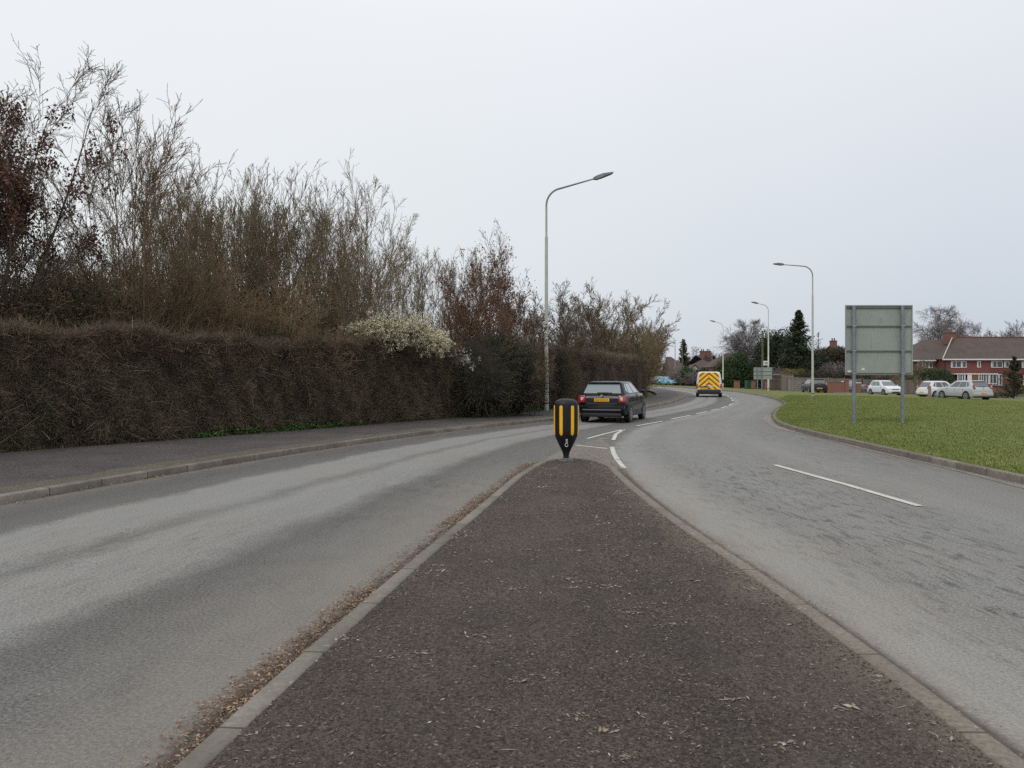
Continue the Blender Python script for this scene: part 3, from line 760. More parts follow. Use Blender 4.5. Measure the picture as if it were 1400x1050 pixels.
def tubes(brs, minr=.004):
    Vs, Fs, off = [], [], 0
    for (pts, rad, L), k in brs:
        N, S, _ = pts.shape
        T = unit(np.gradient(pts, axis=1)); ref = unit(np.cross(T[:, 0], np.array([.37, .81, .45])))[:, None]
        u = unit(ref - T * (T * ref).sum(-1, keepdims=True)); v = np.cross(T, u)
        a = np.arange(k) * 2 * PI / k
        r = np.maximum(rad, minr)[:, :, None, None]
        V = pts[:, :, None] + r * (u[:, :, None] * np.cos(a)[None, None, :, None] + v[:, :, None] * np.sin(a)[None, None, :, None])
        base = (np.arange(N) * S * k)[:, None, None] + (np.arange(S - 1) * k)[None, :, None] + np.arange(k)[None, None]
        nx = (np.arange(N) * S * k)[:, None, None] + (np.arange(S - 1) * k)[None, :, None] + ((np.arange(k) + 1) % k)[None, None]
        F = np.stack([base, nx, nx + k, base + k], -1).reshape(-1, 4) + off
        Vs.append(V.reshape(-1, 3)); Fs.append(F); off += N * S * k
    return np.concatenate(Vs), np.concatenate(Fs)
def leaf_quads(rng, P, size, flat=1.0, aspect=.6, hang=0):
    n = len(P); u = rng.normal(0, 1, (n, 3)); u[:, 2] = u[:, 2] * flat - hang; u = unit(u)
    v = unit(np.cross(u, rng.normal(0, 1, (n, 3)))); L = (size[0] + (size[1] - size[0]) * rng.random(n))[:, None] / 2
    V = np.stack([P - u * L, P + v * L * aspect, P + u * L, P - v * L * aspect], 1)
    return V.reshape(-1, 3), np.arange(n * 4).reshape(n, 4)
def tree(seed, name, H, kind, mt, mc, leaves=None, minr=.0048, label=None, cat='tree', group=None, dens=1.0):
    """local tree of height about H; parts trunk, crown (and foliage)"""
    rng = np.random.default_rng(seed)
    K = dict(
        upright=dict(stems=5, base=.35, spread=.34, R=.05, up0=.03, n1=18, t1=.16, a1=.45, l1=.50, up1=.035, n2=14, a2=.48, l2=.38, up2=.03, n3=5, a3=.55, l3=.42, up3=.02, w=.032),
        poles=dict(stems=18, base=1.9, spread=.17, R=.026, up0=.015, n1=13, t1=.15, a1=.36, l1=.38, up1=.035, n2=9, a2=.45, l2=.36, up2=.03, n3=3, a3=.5, l3=.45, up3=.02, w=.028),
        spread=dict(stems=8, base=.4, spread=.5, R=.05, up0=.03, n1=15, t1=.15, a1=.6, l1=.42, up1=.04, n2=14, a2=.6, l2=.42, up2=.03, n3=6, a3=.65, l3=.42, up3=.02, w=.06),
        fan=dict(stems=13, base=.12, spread=.72, R=.05, up0=.035, n1=17, t1=.28, a1=.55, l1=.36, up1=.02, n2=10, a2=.5, l2=.45, up2=.02, n3=5, a3=.55, l3=.45, up3=.01, w=.045),
        scrub=dict(stems=26, base=1.1, spread=.42, R=.022, up0=.0, n1=10, t1=.1, a1=.6, l1=.42, up1=.03, n2=9, a2=.7, l2=.5, up2=.02, n3=3, a3=.7, l3=.6, up3=.0, w=.08),
        single=dict(stems=1, base=.0, spread=.03, R=.11, up0=.02, n1=30, t1=.24, a1=.85, l1=.72, up1=.08, n2=12, a2=.6, l2=.5, up2=.05, n3=8, a3=.6, l3=.5, up3=.05, w=.07),
        weep=dict(stems=1, base=.0, spread=.05, R=.12, up0=.03, n1=34, t1=.2, a1=.8, l1=.75, up1=.07, n2=14, a2=.7, l2=.42, up2=-.03, n3=10, a3=.6, l3=.75, up3=-.30, w=.09),
    )[kind]
    ns_ = K['stems']; a = rng.random(ns_) * 2 * PI; r = K['base'] * np.sqrt(rng.random(ns_))
    P = np.stack([r * np.cos(a), r * np.sin(a), np.full(ns_, -.1)], 1)
    sp = K['spread'] * (.2 + rng.random(ns_))
    D = unit(np.stack([np.cos(a) * sp, np.sin(a) * sp, np.ones(ns_)], 1))
    L = H * ((.72 if kind not in ('poles', 'fan') else .85) + (.28 if kind not in ('poles', 'fan') else .15) * rng.random(ns_)); L[0] = H
    s0 = grow(rng, P, D, L, K['R'] * (.6 + .6 * rng.random(ns_)) * (H / 8), 9, K['w'] * .8, K['up0'], .12)
    c = spawn(rng, s0, int(K['n1'] * dens), K['t1'], .97, K['a1'], .15, K['l1'], .55, .62 if K['stems'] == 1 else .5, .3 if K['stems'] == 1 else .8); s1 = grow(rng, *c, 6, K['w'], K['up1'], .25)
    c = spawn(rng, s1, K['n2'], .15, 1, K['a2'], .2, K['l2'], .6, .5); s2 = grow(rng, *c, 4, K['w'] * 1.3, K['up2'], .4)
    c = spawn(rng, s2, K['n3'], .15, 1, K['a3'], .25, K['l3'], .8, .4); s3 = grow(rng, *c, 3, K['w'] * 1.5, K['up3'], .6)
    zt = max(float(b[0][..., 2].max()) for b in (s0, s1, s2, s3)); f_ = H / zt
    s0, s1, s2, s3 = [(b[0] * f_, b[1] * f_, b[2] * f_) for b in (s0, s1, s2, s3)]
    if kind != 'scrub':      # side twigs do not start right at the ground
        s1, s2, s3 = [tuple(a[b[0][:, 0, 2] > .12 * H] for a in b) for b in (s1, s2, s3)]
    root = empty(name, label=label, cat=cat, group=group)
    V, F = tubes([(s0, 7)], .008); npmesh('trunk', V, F, mt, root, True)
    V, F = tubes([(s1, 4), (s2, 3), (s3, 3)], minr); npmesh('crown', V, F, mc, root)
    if leaves:
        mat, n, size, zlo, zhi, clump, asp = leaves
        tips = np.concatenate([s2[0][:, -1], s3[0][:, -1]]); tips = tips[(tips[:, 2] > zlo * H) & (tips[:, 2] < zhi * H)]
        if len(tips):
            nc = max(1, n // clump); cen = tips[rng.integers(0, len(tips), nc)]
            P = np.repeat(cen, clump, 0) + rng.normal(0, .09, (nc * clump, 3)) * [1, 1, 1.5]
            V, F = leaf_quads(rng, P, size, 1, asp, 1.0 if clump > 4 else 0); npmesh('foliage', V, F, mat, root)
    return root
def place(t, px, d, rz=0, sc=1, dz=0):
    p = at(px, d); t.location = (p.x, p.y, p.z - .03 + dz); t.rotation_euler = (0, 0, rz); t.scale = (sc,) * 3 if not isinstance(sc, tuple) else sc
    return t
def clone(t, px, d, rz, sc, label, group=None):
    p = at(px, d); return dup(t, (p.x, p.y, p.z - .03), rz, sc, label, group)

# ------------------------------------------------------------------ hedge along the left footway
def lump(s, z): return .10 * np.sin(s * 1.9 + z * 1.3) + .05 * np.sin(s * .73 + z * 2.1) + .07 * np.sin(s * 4.3 - z * 2.9 + 1) + .05 * np.sin(s * 8.7 + z * 5.1)
def hedge(name, Q, S, h, depth, n_twig, label, mats, seed, fringe=.3, tl=(.12, .42), leafs=None, cat='hedge'):
    rng = np.random.default_rng(seed); N = normals2(Q); T = np.stack([N[:, 1], -N[:, 0]], 1)
    root = empty(name, (0, 0, 0), 0, label, cat)
    hh = h if callable(h) else (lambda s: np.full_like(s, h))
    # inner mass
    n = len(Q); rows = []
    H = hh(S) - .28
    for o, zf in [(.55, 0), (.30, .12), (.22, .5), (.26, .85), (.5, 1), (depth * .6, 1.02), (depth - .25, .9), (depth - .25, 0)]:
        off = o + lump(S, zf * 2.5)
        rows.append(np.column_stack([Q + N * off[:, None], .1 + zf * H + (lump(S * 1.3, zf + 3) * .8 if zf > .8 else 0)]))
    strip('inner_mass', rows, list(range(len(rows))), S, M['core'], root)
    groups = np.array_split(rng.permutation(n_twig), len(mats))
    for gi, (g, (mname, mm, share)) in enumerate(zip(groups, mats)):
        n = int(n_twig * share)
        s = S[0] + (S[-1] - S[0]) * rng.random(n) ** (1.25); Hs = hh(s)
        qx = np.interp(s, S, Q[:, 0]); qy = np.interp(s, S, Q[:, 1]); nx = np.interp(s, S, N[:, 0]); ny = np.interp(s, S, N[:, 1])
        top = rng.random(n) < (.55 if mname == 'top_twigs' else .22)
        z = np.where(top, Hs + rng.normal(-.05, .07, n), Hs * rng.random(n) ** .9)
        o = np.where(top, depth * rng.random(n), .13 + np.abs(rng.normal(0, .10, n)) + .12 * np.maximum(0, .25 - z) * 2) + np.where(top, 0, 1) * lump(s, z)
        if mname == 'top_twigs': z = np.where(top, z + .04, Hs - .5 * rng.random(n) ** 2)
        z = z + lump(s * 1.3, 3) * .5 * (z > Hs * .7)
        P = np.stack([qx + nx * o, qy + ny * o, .1 + z], 1)
        out = np.stack([-nx, -ny, np.zeros(n)], 1) * np.where(top, .1, .55)[:, None]
        D = unit(rng.normal(0, .75, (n, 3)) + out + np.array([0, 0, 1.0]) * np.where(top, 1.1, .35)[:, None])
        L = tl[0] + (tl[1] - tl[0]) * rng.random(n) ** 1.5
        L = np.where(top, L * .7, L)
        long = rng.random(n) < np.where(top, .05 + .22 * (np.sin(s * 1.3) * np.sin(s * 3.7 + 2) > .15), .02); L = np.where(long, L * (1.6 + 1.6 * rng.random(n)), L)
        sd_ = unit(np.cross(D, rng.normal(0, 1, (n, 3)))); wd = (.0022 + .0028 * rng.random(n))[:, None] * np.where(long, 1.3, 1)[:, None]
        D2 = unit(D + rng.normal(0, .35, (n, 3)))
        p0 = P - D * (L * .35)[:, None]; p1 = P + D * (L * .15)[:, None]; p2 = p1 + D2 * (L * .5)[:, None]
        V = np.stack([p0 - sd_ * wd, p0 + sd_ * wd, p1 + sd_ * wd * .8, p1 - sd_ * wd * .8, p2 + sd_ * wd * .35, p2 - sd_ * wd * .35], 1)
        F = np.array([(0, 1, 2, 3), (3, 2, 4, 5)]); F = (np.arange(n)[:, None, None] * 6 + F[None]).reshape(-1, 4)
        npmesh('twigs', V.reshape(-1, 3), F, mm, root)
    for (mm, n, size, z0, z1, s0, s1) in (leafs or []):
        s = s0 + (s1 - s0) * rng.random(n); Hs = hh(s); z = z0 + (z1 - z0) * rng.random(n)
        cl = np.sin(s * 3.1 + 2) + np.sin(s * 7.7 + z * 4) + rng.normal(0, .8, n)
        k = cl > .0; s, z = s[k], z[k]; n = len(s)
        nx = np.interp(s, S, N[:, 0]); ny = np.interp(s, S, N[:, 1])
        o = .12 + np.abs(rng.normal(0, .09, n)) + lump(s, z)
        P = np.stack([np.interp(s, S, Q[:, 0]) + nx * o, np.interp(s, S, Q[:, 1]) + ny * o, .1 + z], 1)
        V, F = leaf_quads(rng, P, size, .7, .7); npmesh('leaves', V, F, mm, root)
    return root
def h1(s):
    return 2.40 + .12 * np.clip((s - 24) / 8, 0, 1) + .06 * np.sin(s * .9) + .05 * np.sin(s * 2.3 + 1) + .05 * np.sin(s * 5.1) + .04 * np.sin(s * 11.3)
iA = int(np.searchsorted(HQ[:, 1], 33.5))
hedge('hedge', HQ[:iA], HS[:iA], h1, 1.9, 300000, 'long clipped leafless brown hedge behind the left footway',
      [('side_twigs', M['twig'], .9), ('olive_twigs', M['twig_green'], .9), ('pale_twigs', M['twig_pale'], .45), ('top_twigs', M['twig_red'], .8)], 5,
      leafs=[(M['leaf_dark'], 26000, (.03, .07), .0, 2.3, 0, 46), (M['leaf_ivy'], 20000, (.03, .07), .0, 1.0, 10, 21.0), (M['leaf_brown'], 52000, (.025, .06), .1, 2.55, 5, 46), (M['leaf_red'], 9000, (.02, .045), .2, 2.5, 15, 46)])
HB, HBS = HQ[iA:], HS[iA:] - HS[iA]
HB = np.vstack([HB, [(9.9, 57.4), (9.5, 58), (8.8, 58.4), (8.0, 58.5)]]); HB, HBS = spline(HB, .3)
hedge('hedge', HB, HBS, lambda s: 2.72 + .06 * np.sin(s * .8) - .35 * np.clip((s - 20) / 7, 0, 1), 1.7, 90000, 'brown leafless hedge beyond the dark hatchback, rounding the bend',
      [('side_twigs', M['twig_red'], .5), ('top_twigs', M['twig'], .5)], 6, tl=(.12, .38))

# weeds at the foot of the hedge
def weeds(name, s0, s1, n, seed, h=.12):
    rng = np.random.default_rng(seed); s = s0 + (s1 - s0) * rng.random(n)
    N = normals2(HQ); o = -.02 + .22 * rng.random(n) ** .7 * (1) - .12 * np.abs(np.sin(s * 2.3))
    P = np.stack([np.interp(s, HS, HQ[:, 0]) + np.interp(s, HS, N[:, 0]) * o, np.interp(s, HS, HQ[:, 1]) + np.interp(s, HS, N[:, 1]) * o, .13 + h * rng.random(n) ** 1.5 * (.4 + .6 * np.abs(np.sin(s * 1.7)))], 1)
    V, F = leaf_quads(rng, P, (.03, .09), .4, .6); return tag(npmesh(name, V, F, M['leaf_bright']), kind='stuff')
sw = lambda y: float(np.interp(y, HQ[:, 1], HS))
weeds('weeds', sw(18.3), sw(23.2), 3000, 1, .2); weeds('weeds', sw(28), sw(33.2), 3600, 2, .3)
N_ = normals2(HQ)
n = 9000; s = sw(13) + (sw(34) - sw(13)) * rng.random(n); o = -.05 + .3 * rng.random(n)
P = np.stack([np.interp(s, HS, HQ[:, 0]) + np.interp(s, HS, N_[:, 0]) * o, np.interp(s, HS, HQ[:, 1]) + np.interp(s, HS, N_[:, 1]) * o, np.full(n, .135)], 1)
grass_blades('hedge_foot_grass', P, (.02, .12), M['leaf_brown'], rng, .007, .8)

# ------------------------------------------------------------------ leafy masses
def cloud(name, px, d, blobs, n, size, mat, label, cat='bush', seed=0, z0=None, clump=.16, twigs=None, core=True, rz=0, aspect=.65, group=None, trunk=None, corem=None):
    """blobs: (dx, dy, z, rx, ry, rz) ellipsoids in metres"""
    rng = np.random.default_rng(seed); p = at(px, d); root = empty(name, p if z0 is None else (p.x, p.y, z0), rz, label, cat, group)
    vol = np.array([b[3] * b[4] * b[5] for b in blobs]) ** .67; pr = vol / vol.sum(); nc = n // 22
    bi = rng.choice(len(blobs), nc, p=pr); B = np.array(blobs)[bi]
    dr = unit(rng.normal(0, 1, (nc, 3))); rad = (.62 + .42 * rng.random(nc) ** .6)[:, None]
    C = B[:, :3] + dr * B[:, 3:6] * rad; C = C[C[:, 2] > .05]
    P = np.repeat(C, 22, 0) + rng.normal(0, clump, (len(C) * 22, 3)); P = P[P[:, 2] > 0]
    V, F = leaf_quads(rng, P, size, 1, aspect); npmesh('foliage', V, F, mat, root)
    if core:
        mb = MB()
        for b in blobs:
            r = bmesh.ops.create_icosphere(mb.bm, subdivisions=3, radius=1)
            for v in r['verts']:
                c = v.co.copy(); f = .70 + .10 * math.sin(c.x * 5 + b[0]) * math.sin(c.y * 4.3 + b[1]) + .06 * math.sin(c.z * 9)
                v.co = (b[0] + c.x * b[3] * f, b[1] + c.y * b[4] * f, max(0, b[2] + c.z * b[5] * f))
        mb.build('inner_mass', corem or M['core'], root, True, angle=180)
    if twigs:
        mt, nt_, L_ = twigs
        Pt = B[rng.integers(0, nc, nt_), :3] * 1.0; bb = np.array(blobs)[rng.choice(len(blobs), nt_, p=pr)]
        dd = unit(rng.normal(0, 1, (nt_, 3)) + [0, 0, .4]); Pt = bb[:, :3] + dd * bb[:, 3:6] * .6
        br = grow(rng, Pt, dd, L_ * (.5 + rng.random(nt_)), np.full(nt_, .006), 3, .15, .05, .5)
        V, F = tubes([(br, 3)], .0035); npmesh('twigs', V, F, mt, root)
    if trunk:
        mb = MB(); mb.tube([(0, 0, -.1), (0, 0, trunk[0] * .5), (0, 0, trunk[0])], [trunk[1], trunk[1] * .8, trunk[1] * .4]); mb.build('trunk', M['bark_dark'], root, True)
    return root
def conifer(name, px, d, H, w, mat, label, seed, gap=1.0, size=(.18, .45), droop=.25, n_per=26, rz=0, bare=None, base=.08, dense=1.0, cat='tree'):
    rng = np.random.default_rng(seed); p = at(px, d); root = empty(name, p, rz, label, cat)
    mb = MB(); mb.tube([(0, 0, -.1), (0, 0, H * .5), (0, 0, H)], [H * .018, H * .011, .015], 8); mb.build('trunk', M['bark_dark'], root, True)
    nb = int(H / (.16 * gap)) * 4; z = H * (base + (1 - base) * rng.random(nb) ** 1.0); a = rng.random(nb) * 2 * PI
    L = w * (1 - z / H) ** .72 * (.45 + .75 * rng.random(nb)) + .05
    D = unit(np.stack([np.cos(a), np.sin(a), .25 - droop + .3 * z / H], 1))
    br = grow(rng, np.stack([z * 0, z * 0, z], 1), D, L, .012 + .02 * L / w, 4, .06, .03, .3)
    V, F = tubes([(br, 3)], .006); npmesh('branches', V, F, M['bark_dark'] if bare is None else bare, root)
    N = int(n_per * dense); t = rng.random((nb, N)) ** .7; pts = br[0]; x = t * 4; i = np.minimum(x.astype(int), 3); f = (x - i)[..., None]
    P = pts[np.arange(nb)[:, None], i] * (1 - f) + pts[np.arange(nb)[:, None], i + 1] * f
    P = P.reshape(-1, 3) + rng.normal(0, .10, (nb * N, 3)) * [1, 1, .7] * (.35 + L / w).repeat(N)[:, None] * (w / 1.8)
    V, F = leaf_quads(rng, P, size, .5, .35, .3); npmesh('foliage', V, F, mat, root)
    return root

# ------------------------------------------------------------------ left thicket, from near left to the bend
G_TH = None
t = tree(101, 'maple_tree', 9.6, 'spread', M['bark_dark'], M['bark_dark'], (M['leaf_red'], 26000, (.05, .12), .46, .80, 46, .5), label='tall tree at the far left edge hung with dark russet dead leaves')
place(t, -22, 17.5, 0)
t = tree(102, 'ash_tree', 8.9, 'upright', M['bark_brown'], M['bark_brown'], None, label='tallest bare tree right of the russet-leaved tree, with several forked upright stems')
place(t, 185, 19.5, 1.0)
tp = tree(103, 'bare_tree', 8.0, 'poles', M['bark_grey'], M['bark_grey'], None, label='clump of thin upright bare stems left of the middle of the thicket', cat='tree')
place(tp, 262, 24, 0, 1.08)
G = 'bare trees of thin upright stems behind the hedge'
tp['group'] = G
clone(tp, 328, 25.5, 2.1, 1.13, 'clump of thin upright bare stems between the leftmost clump and the tall forked tree', G)
clone(tp, 400, 26.5, 4.0, 1.12, 'clump of thin upright bare stems just left of the tall forked tree', G)
clone(tp, 95, 25.5, 5.0, .78, 'thin upright bare stems seen between the russet-leaved tree and the ash', G)
clone(tp, 296, 28.5, 1.2, 1.2, 'thin upright bare stems filling the gap behind the leftmost clump', G)
clone(tp, 364, 29, 3.4, 1.24, 'thin upright bare stems at the back, left of the tall forked tree', G)
clone(tp, 440, 29.5, 5.6, 1.08, 'thin upright bare stems at the back, behind the tall forked tree', G)
clone(tp, 150, 27.5, 4.4, .86, 'thin upright bare stems between the ash and the russet-leaved tree, farther back', G)
clone(tp, 205, 27, 3.0, .92, 'thin upright bare stems rising behind the ash', G)
t = tree(104, 'bare_tree', 9.2, 'upright', M['bark_brown'], M['bark_grey'], None, label='tall forked bare tree in the middle of the thicket, branches reaching right', dens=1.1)
place(t, 478, 25.5, .5)
tb = tree(105, 'bare_tree', 7.6, 'poles', M['bark_dark'], M['bark_grey'], None, label='distant slender bare stems above the cream blossom bush', cat='tree'); place(tb, 560, 31, 0)
clone(tb, 520, 33, 2.0, .98, 'pale slender stems half hidden behind the tall forked tree')
clone(tb, 612, 34, 4.0, .95, 'slender bare stems between the blossom bush and the russet upright tree')
t = tree(106, 'hornbeam_tree', 7.7, 'upright', M['bark_red'], M['bark_red'], (M['leaf_red'], 2400, (.05, .11), .4, .98, 2, .6), label='upright tree right of the blossom bush with scattered russet leaves', minr=.005); place(t, 632, 29, 0)
t2 = tree(107, 'hornbeam_tree', 6.3, 'spread', M['bark_red'], M['bark_red'], (M['leaf_red'], 3800, (.05, .12), .35, .95, 5, .6), label='broad russet-leaved tree just left of the near lamp post', minr=.005); place(t2, 682, 32.3, 1)
t = tree(108, 'hawthorn_tree', 5.9, 'spread', M['bark_dark'], M['bark_dark'], None, label='dark bare tree directly behind the near lamp post', minr=.006); place(t, 742, 37, 0, 1.06)
clone(t, 778, 40, 2.5, .93, 'dark bare tree to the right of the near lamp post, above the hatchback')
t = tree(109, 'bare_tree', 8.1, 'fan', M['bark_grey'], M['bark_grey'], None, label='round-headed bare tree with a single trunk above the black hatchback', minr=.009, dens=1.0); place(t, 830, 52, .4)
t = tree(110, 'hawthorn_tree', 6.3, 'scrub', M['bark_pale'], M['bark_olive'], None, label='dense brown twiggy tree closing the row at the bend', minr=.009, dens=1.3); place(t, 842, 59.5, 0)
clone(t, 869, 66, 2.0, (.85, .85, 1.0), 'rounded twiggy brown tree last in the row before the far road')
clone(t, 815, 54, 1.3, .55, 'low twiggy brown bush beneath the round-headed bare tree')
t = tree(111, 'bare_tree', 7.3, 'fan', M['bark_grey'], M['bark_grey'], None, label='pale bare tree rising behind the twiggy trees at the bend', minr=.01); place(t, 880, 74, 0)
# brown scrub behind the hedge
ts = tree(112, 'scrub_bush', 5.2, 'scrub', M['scrub'], M['scrub'], None, label='brown leafless scrub at the left, behind the ash stems', cat='bush', group='brown scrub bushes behind the hedge')
place(ts, 140, 20.5, 0)
ts2 = tree(113, 'scrub_bush', 5.3, 'scrub', M['bark_pale'], M['scrub'], None, label='brown scrub with pale stems right of the ash', cat='bush', group='brown scrub bushes behind the hedge')
place(ts2, 235, 21, 0)
GS = 'brown scrub bushes behind the hedge'
for k, (src, px, d, rz, sc, lb) in enumerate([
    (ts, 40, 20.5, 1, 1.0, 'brown scrub below the russet-leaved tree'),
    (ts, 300, 22.5, 2, 1.05, 'dense reddish-brown scrub left of the middle of the thicket'),
    (ts2, 355, 23, 3, .98, 'brown scrub left of the dark holly behind the hedge'),
    (ts2, 412, 23.5, 4, .80, 'brown scrub below the tall forked tree'),
    (ts, 455, 26.8, 5, .72, 'brown scrub right under the tall forked tree'),
    (ts2, 90, 19, 2.6, .92, 'brown scrub between the russet-leaved tree and the ash'),
    (ts, 190, 24.5, 3.6, 1.1, 'brown scrub seen through the ash stems'),
    (ts2, 270, 26.5, 5.2, 1.15, 'taller brown scrub behind the thin upright stems'),
    (ts, 385, 27.5, 1.9, 1.0, 'brown scrub behind the middle clump of upright stems'),
    (ts, 660, 29.5, .6, .66, 'reddish scrub below the upright russet tree'),
    (ts2, 708, 34.5, 1.6, .62, 'scrub just left of the near lamp post'),
    (ts, 765, 40.5, 2.6, .62, 'scrub right of the near lamp post above the hedge'),
    (ts2, 792, 44, 5.6, .48, 'scrub above the hedge over the hatchback'),
    (ts, 596, 33, 4.4, .62, 'scrub behind the right end of the blossom bush'),
    (ts, -30, 18.5, 3.3, 1.0, 'brown scrub cut by the left edge'),
]): clone(src, px, d, rz, sc, lb, GS)

# evergreens and blossom in the thicket
cloud('ivy_bush', 10, 17.5, [(0, 0, 2.0, 2.0, 1.5, 1.7), (1.6, .5, 2.3, 1.3, 1.2, 1.5), (-1.6, 0, 2.3, 1.5, 1.2, 1.8)], 20000, (.04, .10), M['leaf_brown'], 'dark ivy-covered bush over the hedge at the far left', seed=1, twigs=(M['twig_green'], 2600, .7), core=False)
cloud('holly_bush', 322, 21.8, [(0, 0, 2.2, 1.3, .8, .95), (1.2, .2, 2.1, 1.0, .7, .8)], 13000, (.03, .07), M['leaf_dark'], 'low dark holly bush peeping above the hedge top', seed=2, twigs=(M['twig_green'], 900, .5))
cloud('holly_bush', 425, 24, [(0, 0, 2.2, 1.2, .9, 1.3)], 8000, (.03, .07), M['leaf_brown'], 'olive evergreen bush left of the small white blossom', seed=12, twigs=(M['twig_green'], 900, .6), core=False)
def blossom(px, d, blobs, n, label, mat, seed, tw):
    rng = np.random.default_rng(seed + 50); B = np.array(blobs); p = at(px, d); c = empty('blackthorn_bush', p, 0, label, 'bush')
    bb = B[rng.integers(0, len(B), tw)]; dd = unit(rng.normal(0, 1, (tw, 3)) * [1, 1, .7] + [.35, -.1, .35]); Pt = bb[:, :3] + rng.normal(0, .35, (tw, 3)) * bb[:, 3:6] - [0, 0, .15]
    b1 = grow(rng, Pt, dd, bb[:, 3] * (.6 + .7 * rng.random(tw)), np.full(tw, .009), 5, .16, -.03, .4)
    b2 = grow(rng, *spawn(rng, b1, 7, .2, 1, .7, .2, .45, .7, .3), 3, .18, .03, .5)
    V, F = tubes([(b1, 4), (b2, 3)], .004); npmesh('branches', V, F, M['bark_dark'], c)
    pts = b2[0]; k = rng.integers(0, len(pts), n); x = rng.random(n) ** .8 * 3; i = np.minimum(x.astype(int), 2); f = (x - i)[:, None]
    P = pts[k, i] * (1 - f) + pts[k, i + 1] * f + rng.normal(0, .018, (n, 3))
    V, F = leaf_quads(rng, P, (.018, .045), 1, .9); npmesh('flowers', V, F, mat, c)['kind'] = 'stuff'
    return c
blossom(545, 24.4, [(-.85, 0, 3.1, .5, .5, .24), (-.2, 0, 3.2, .6, .5, .24), (.45, 0, 3.12, .6, .5, .24), (1.0, 0, 2.9, .4, .4, .2), (1.35, -.1, 2.7, .22, .2, .15), (-1.3, 0, 3.0, .35, .3, .2)], 46000, 'wide cream blossoming bush on top of the hedge', M['blossom'], 3, 330)
blossom(482, 24.5, [(-.35, 0, 2.85, .40, .4, .35), (.3, 0, 2.8, .35, .3, .3), (0, 0, 3.1, .25, .3, .3)], 7000, 'small sparse white blossoming bush left of the cream one', M['blossom_white'], 4, 120)
blossom(628, 26.6, [(0, -.2, 2.5, .35, .2, .16), (.3, -.3, 2.25, .22, .15, .16)], 420, 'sprig of white blossom hanging from the hedge right of the cream bush', M['blossom_white'], 5, 26)
cloud('yew_bush', 660, 27.8, [(0, 0, 1.5, 1.3, .8, 1.65), (1.3, 1.7, 1.5, 1.2, .8, 1.75), (.6, .6, 2.3, .9, .7, .9)], 22000, (.03, .075), M['leaf_dark'], 'dark dense evergreen bush filling the hedge left of the near lamp post', seed=6, twigs=(M['twig'], 3000, .5))
cloud('privet_bush', 722, 34.2, [(-.3, .2, 1.6, 1.2, .8, 1.6), (1.2, 1.6, 1.5, 1.0, .9, 1.5)], 14000, (.03, .07), M['leaf_brown'], 'dark olive bush right behind the near lamp post', seed=7, twigs=(M['twig_green'], 3000, .6))

# ------------------------------------------------------------------ street lamps
def lamp(px, d, H, arm, label, rz=0, mat=None, headL=.75, rise=.35, far=False, z=None):
    p = at(px, d, z); g = 'tall street lamps along the road'
    root = empty('street_lamp', p, rz, label, 'street lamp', g)
    mat = mat or M['pole']; n = 16 if not far else 8
    zs = H * .76
    mb = MB(); mb.tube([(0, 0, -.1), (0, 0, 1.6), (0, 0, 1.62), (0, 0, zs), (0, 0, zs + .03), (0, 0, H - 1.0)], [.105, .10, .085, .066, .048, .045], n); mb.build('column', mat, root, True)
    r = .75; pts = [(0, 0, H - 1.02)]
    for k in range(9):
        a = k / 8 * PI / 2 * .9; pts.append((r * (1 - math.cos(a)), 0, H - 1.0 + r * math.sin(a)))
    x0, _, z0 = pts[-1]; sx = arm - headL; pts.append((sx, 0, z0 + rise))
    mb = MB(); mb.tube(pts, [.045] + [.042] * 9 + [.03], n); mb.build('arm', M['pole_grey'] if mat is M['pole'] else mat, root, True)
    # lamp head: tapered wedge
    a0 = math.atan2(rise, sx - x0)
    mb = MB(); W = .15
    top = [(-.05, .06), (.12, .09), (.4, .10), (headL, .03)]; bot = [(-.05, -.04), (.12, -.07), (.4, -.05), (headL, -.015)]
    prof = [(x, -W * (.45 if i in (0,) else 1 if i in (1, 2) else .7), z) for i, (x, z) in enumerate(top)]
    vs = []
    for i, ((xt, zt), (xb, zb)) in enumerate(zip(top, bot)):
        wv_ = W * (.4, .95, 1, .8)[i]
        vs.append([mb.bm.verts.new(q) for q in [(xt, -wv_ * .6, zt), (xt, wv_ * .6, zt), (xb, wv_, zb), (xb, -wv_, zb)]])
    for A_, B_ in zip(vs, vs[1:]):
        for k in range(4): mb.bm.faces.new((A_[k], A_[(k + 1) % 4], B_[(k + 1) % 4], B_[k]))
    mb.bm.faces.new(vs[0][::-1]); mb.bm.faces.new(vs[-1])
    h = mb.build('lamp_head', M['head_dark'], root); h.location = (sx, 0, z0 + rise); h.rotation_euler = (0, -a0 * 1.1, 0)
    mb = MB(); mb.box((headL * .6, 0, -.048), (headL * .62, W * 1.5, .02), ry=R_(-4)); mb.build('diffuser', M['head_face'], h)
    mb = MB(); mb.tube([(0, 0, .30), (0, 0, .36)], .108, n); mb.build('band', M['black'], root, True)
    if not far:
        mb = MB(); mb.box((0, -.105, .85), (.11, .03, .75), bev=.01); mb.build('access_door', mat, root)
        mb = MB(); mb.box((0, -.12, 1.05), (.025, .01, .03)); mb.build('sticker', M['amber'], root)
    return root
lamp(747, 33.5, 9.95, 2.95, 'nearest street lamp, on the left footway with its arm reaching right', 0, headL=.85, rise=.42, z=.12)
lamp(1111, 57.7, 10.15, 2.95, 'second street lamp, on the verge left of the big sign', PI, M['pole'], rise=.12)
lamp(1050.5, 87, 10.1, 1.95, 'third street lamp, beside the small distant sign', PI, M['pole_white'], rise=.12, far=True)
lamp(988.5, 113, 9.9, 1.95, 'fourth street lamp, just right of the striped van', PI, M['pole_white'], rise=.15, far=True)
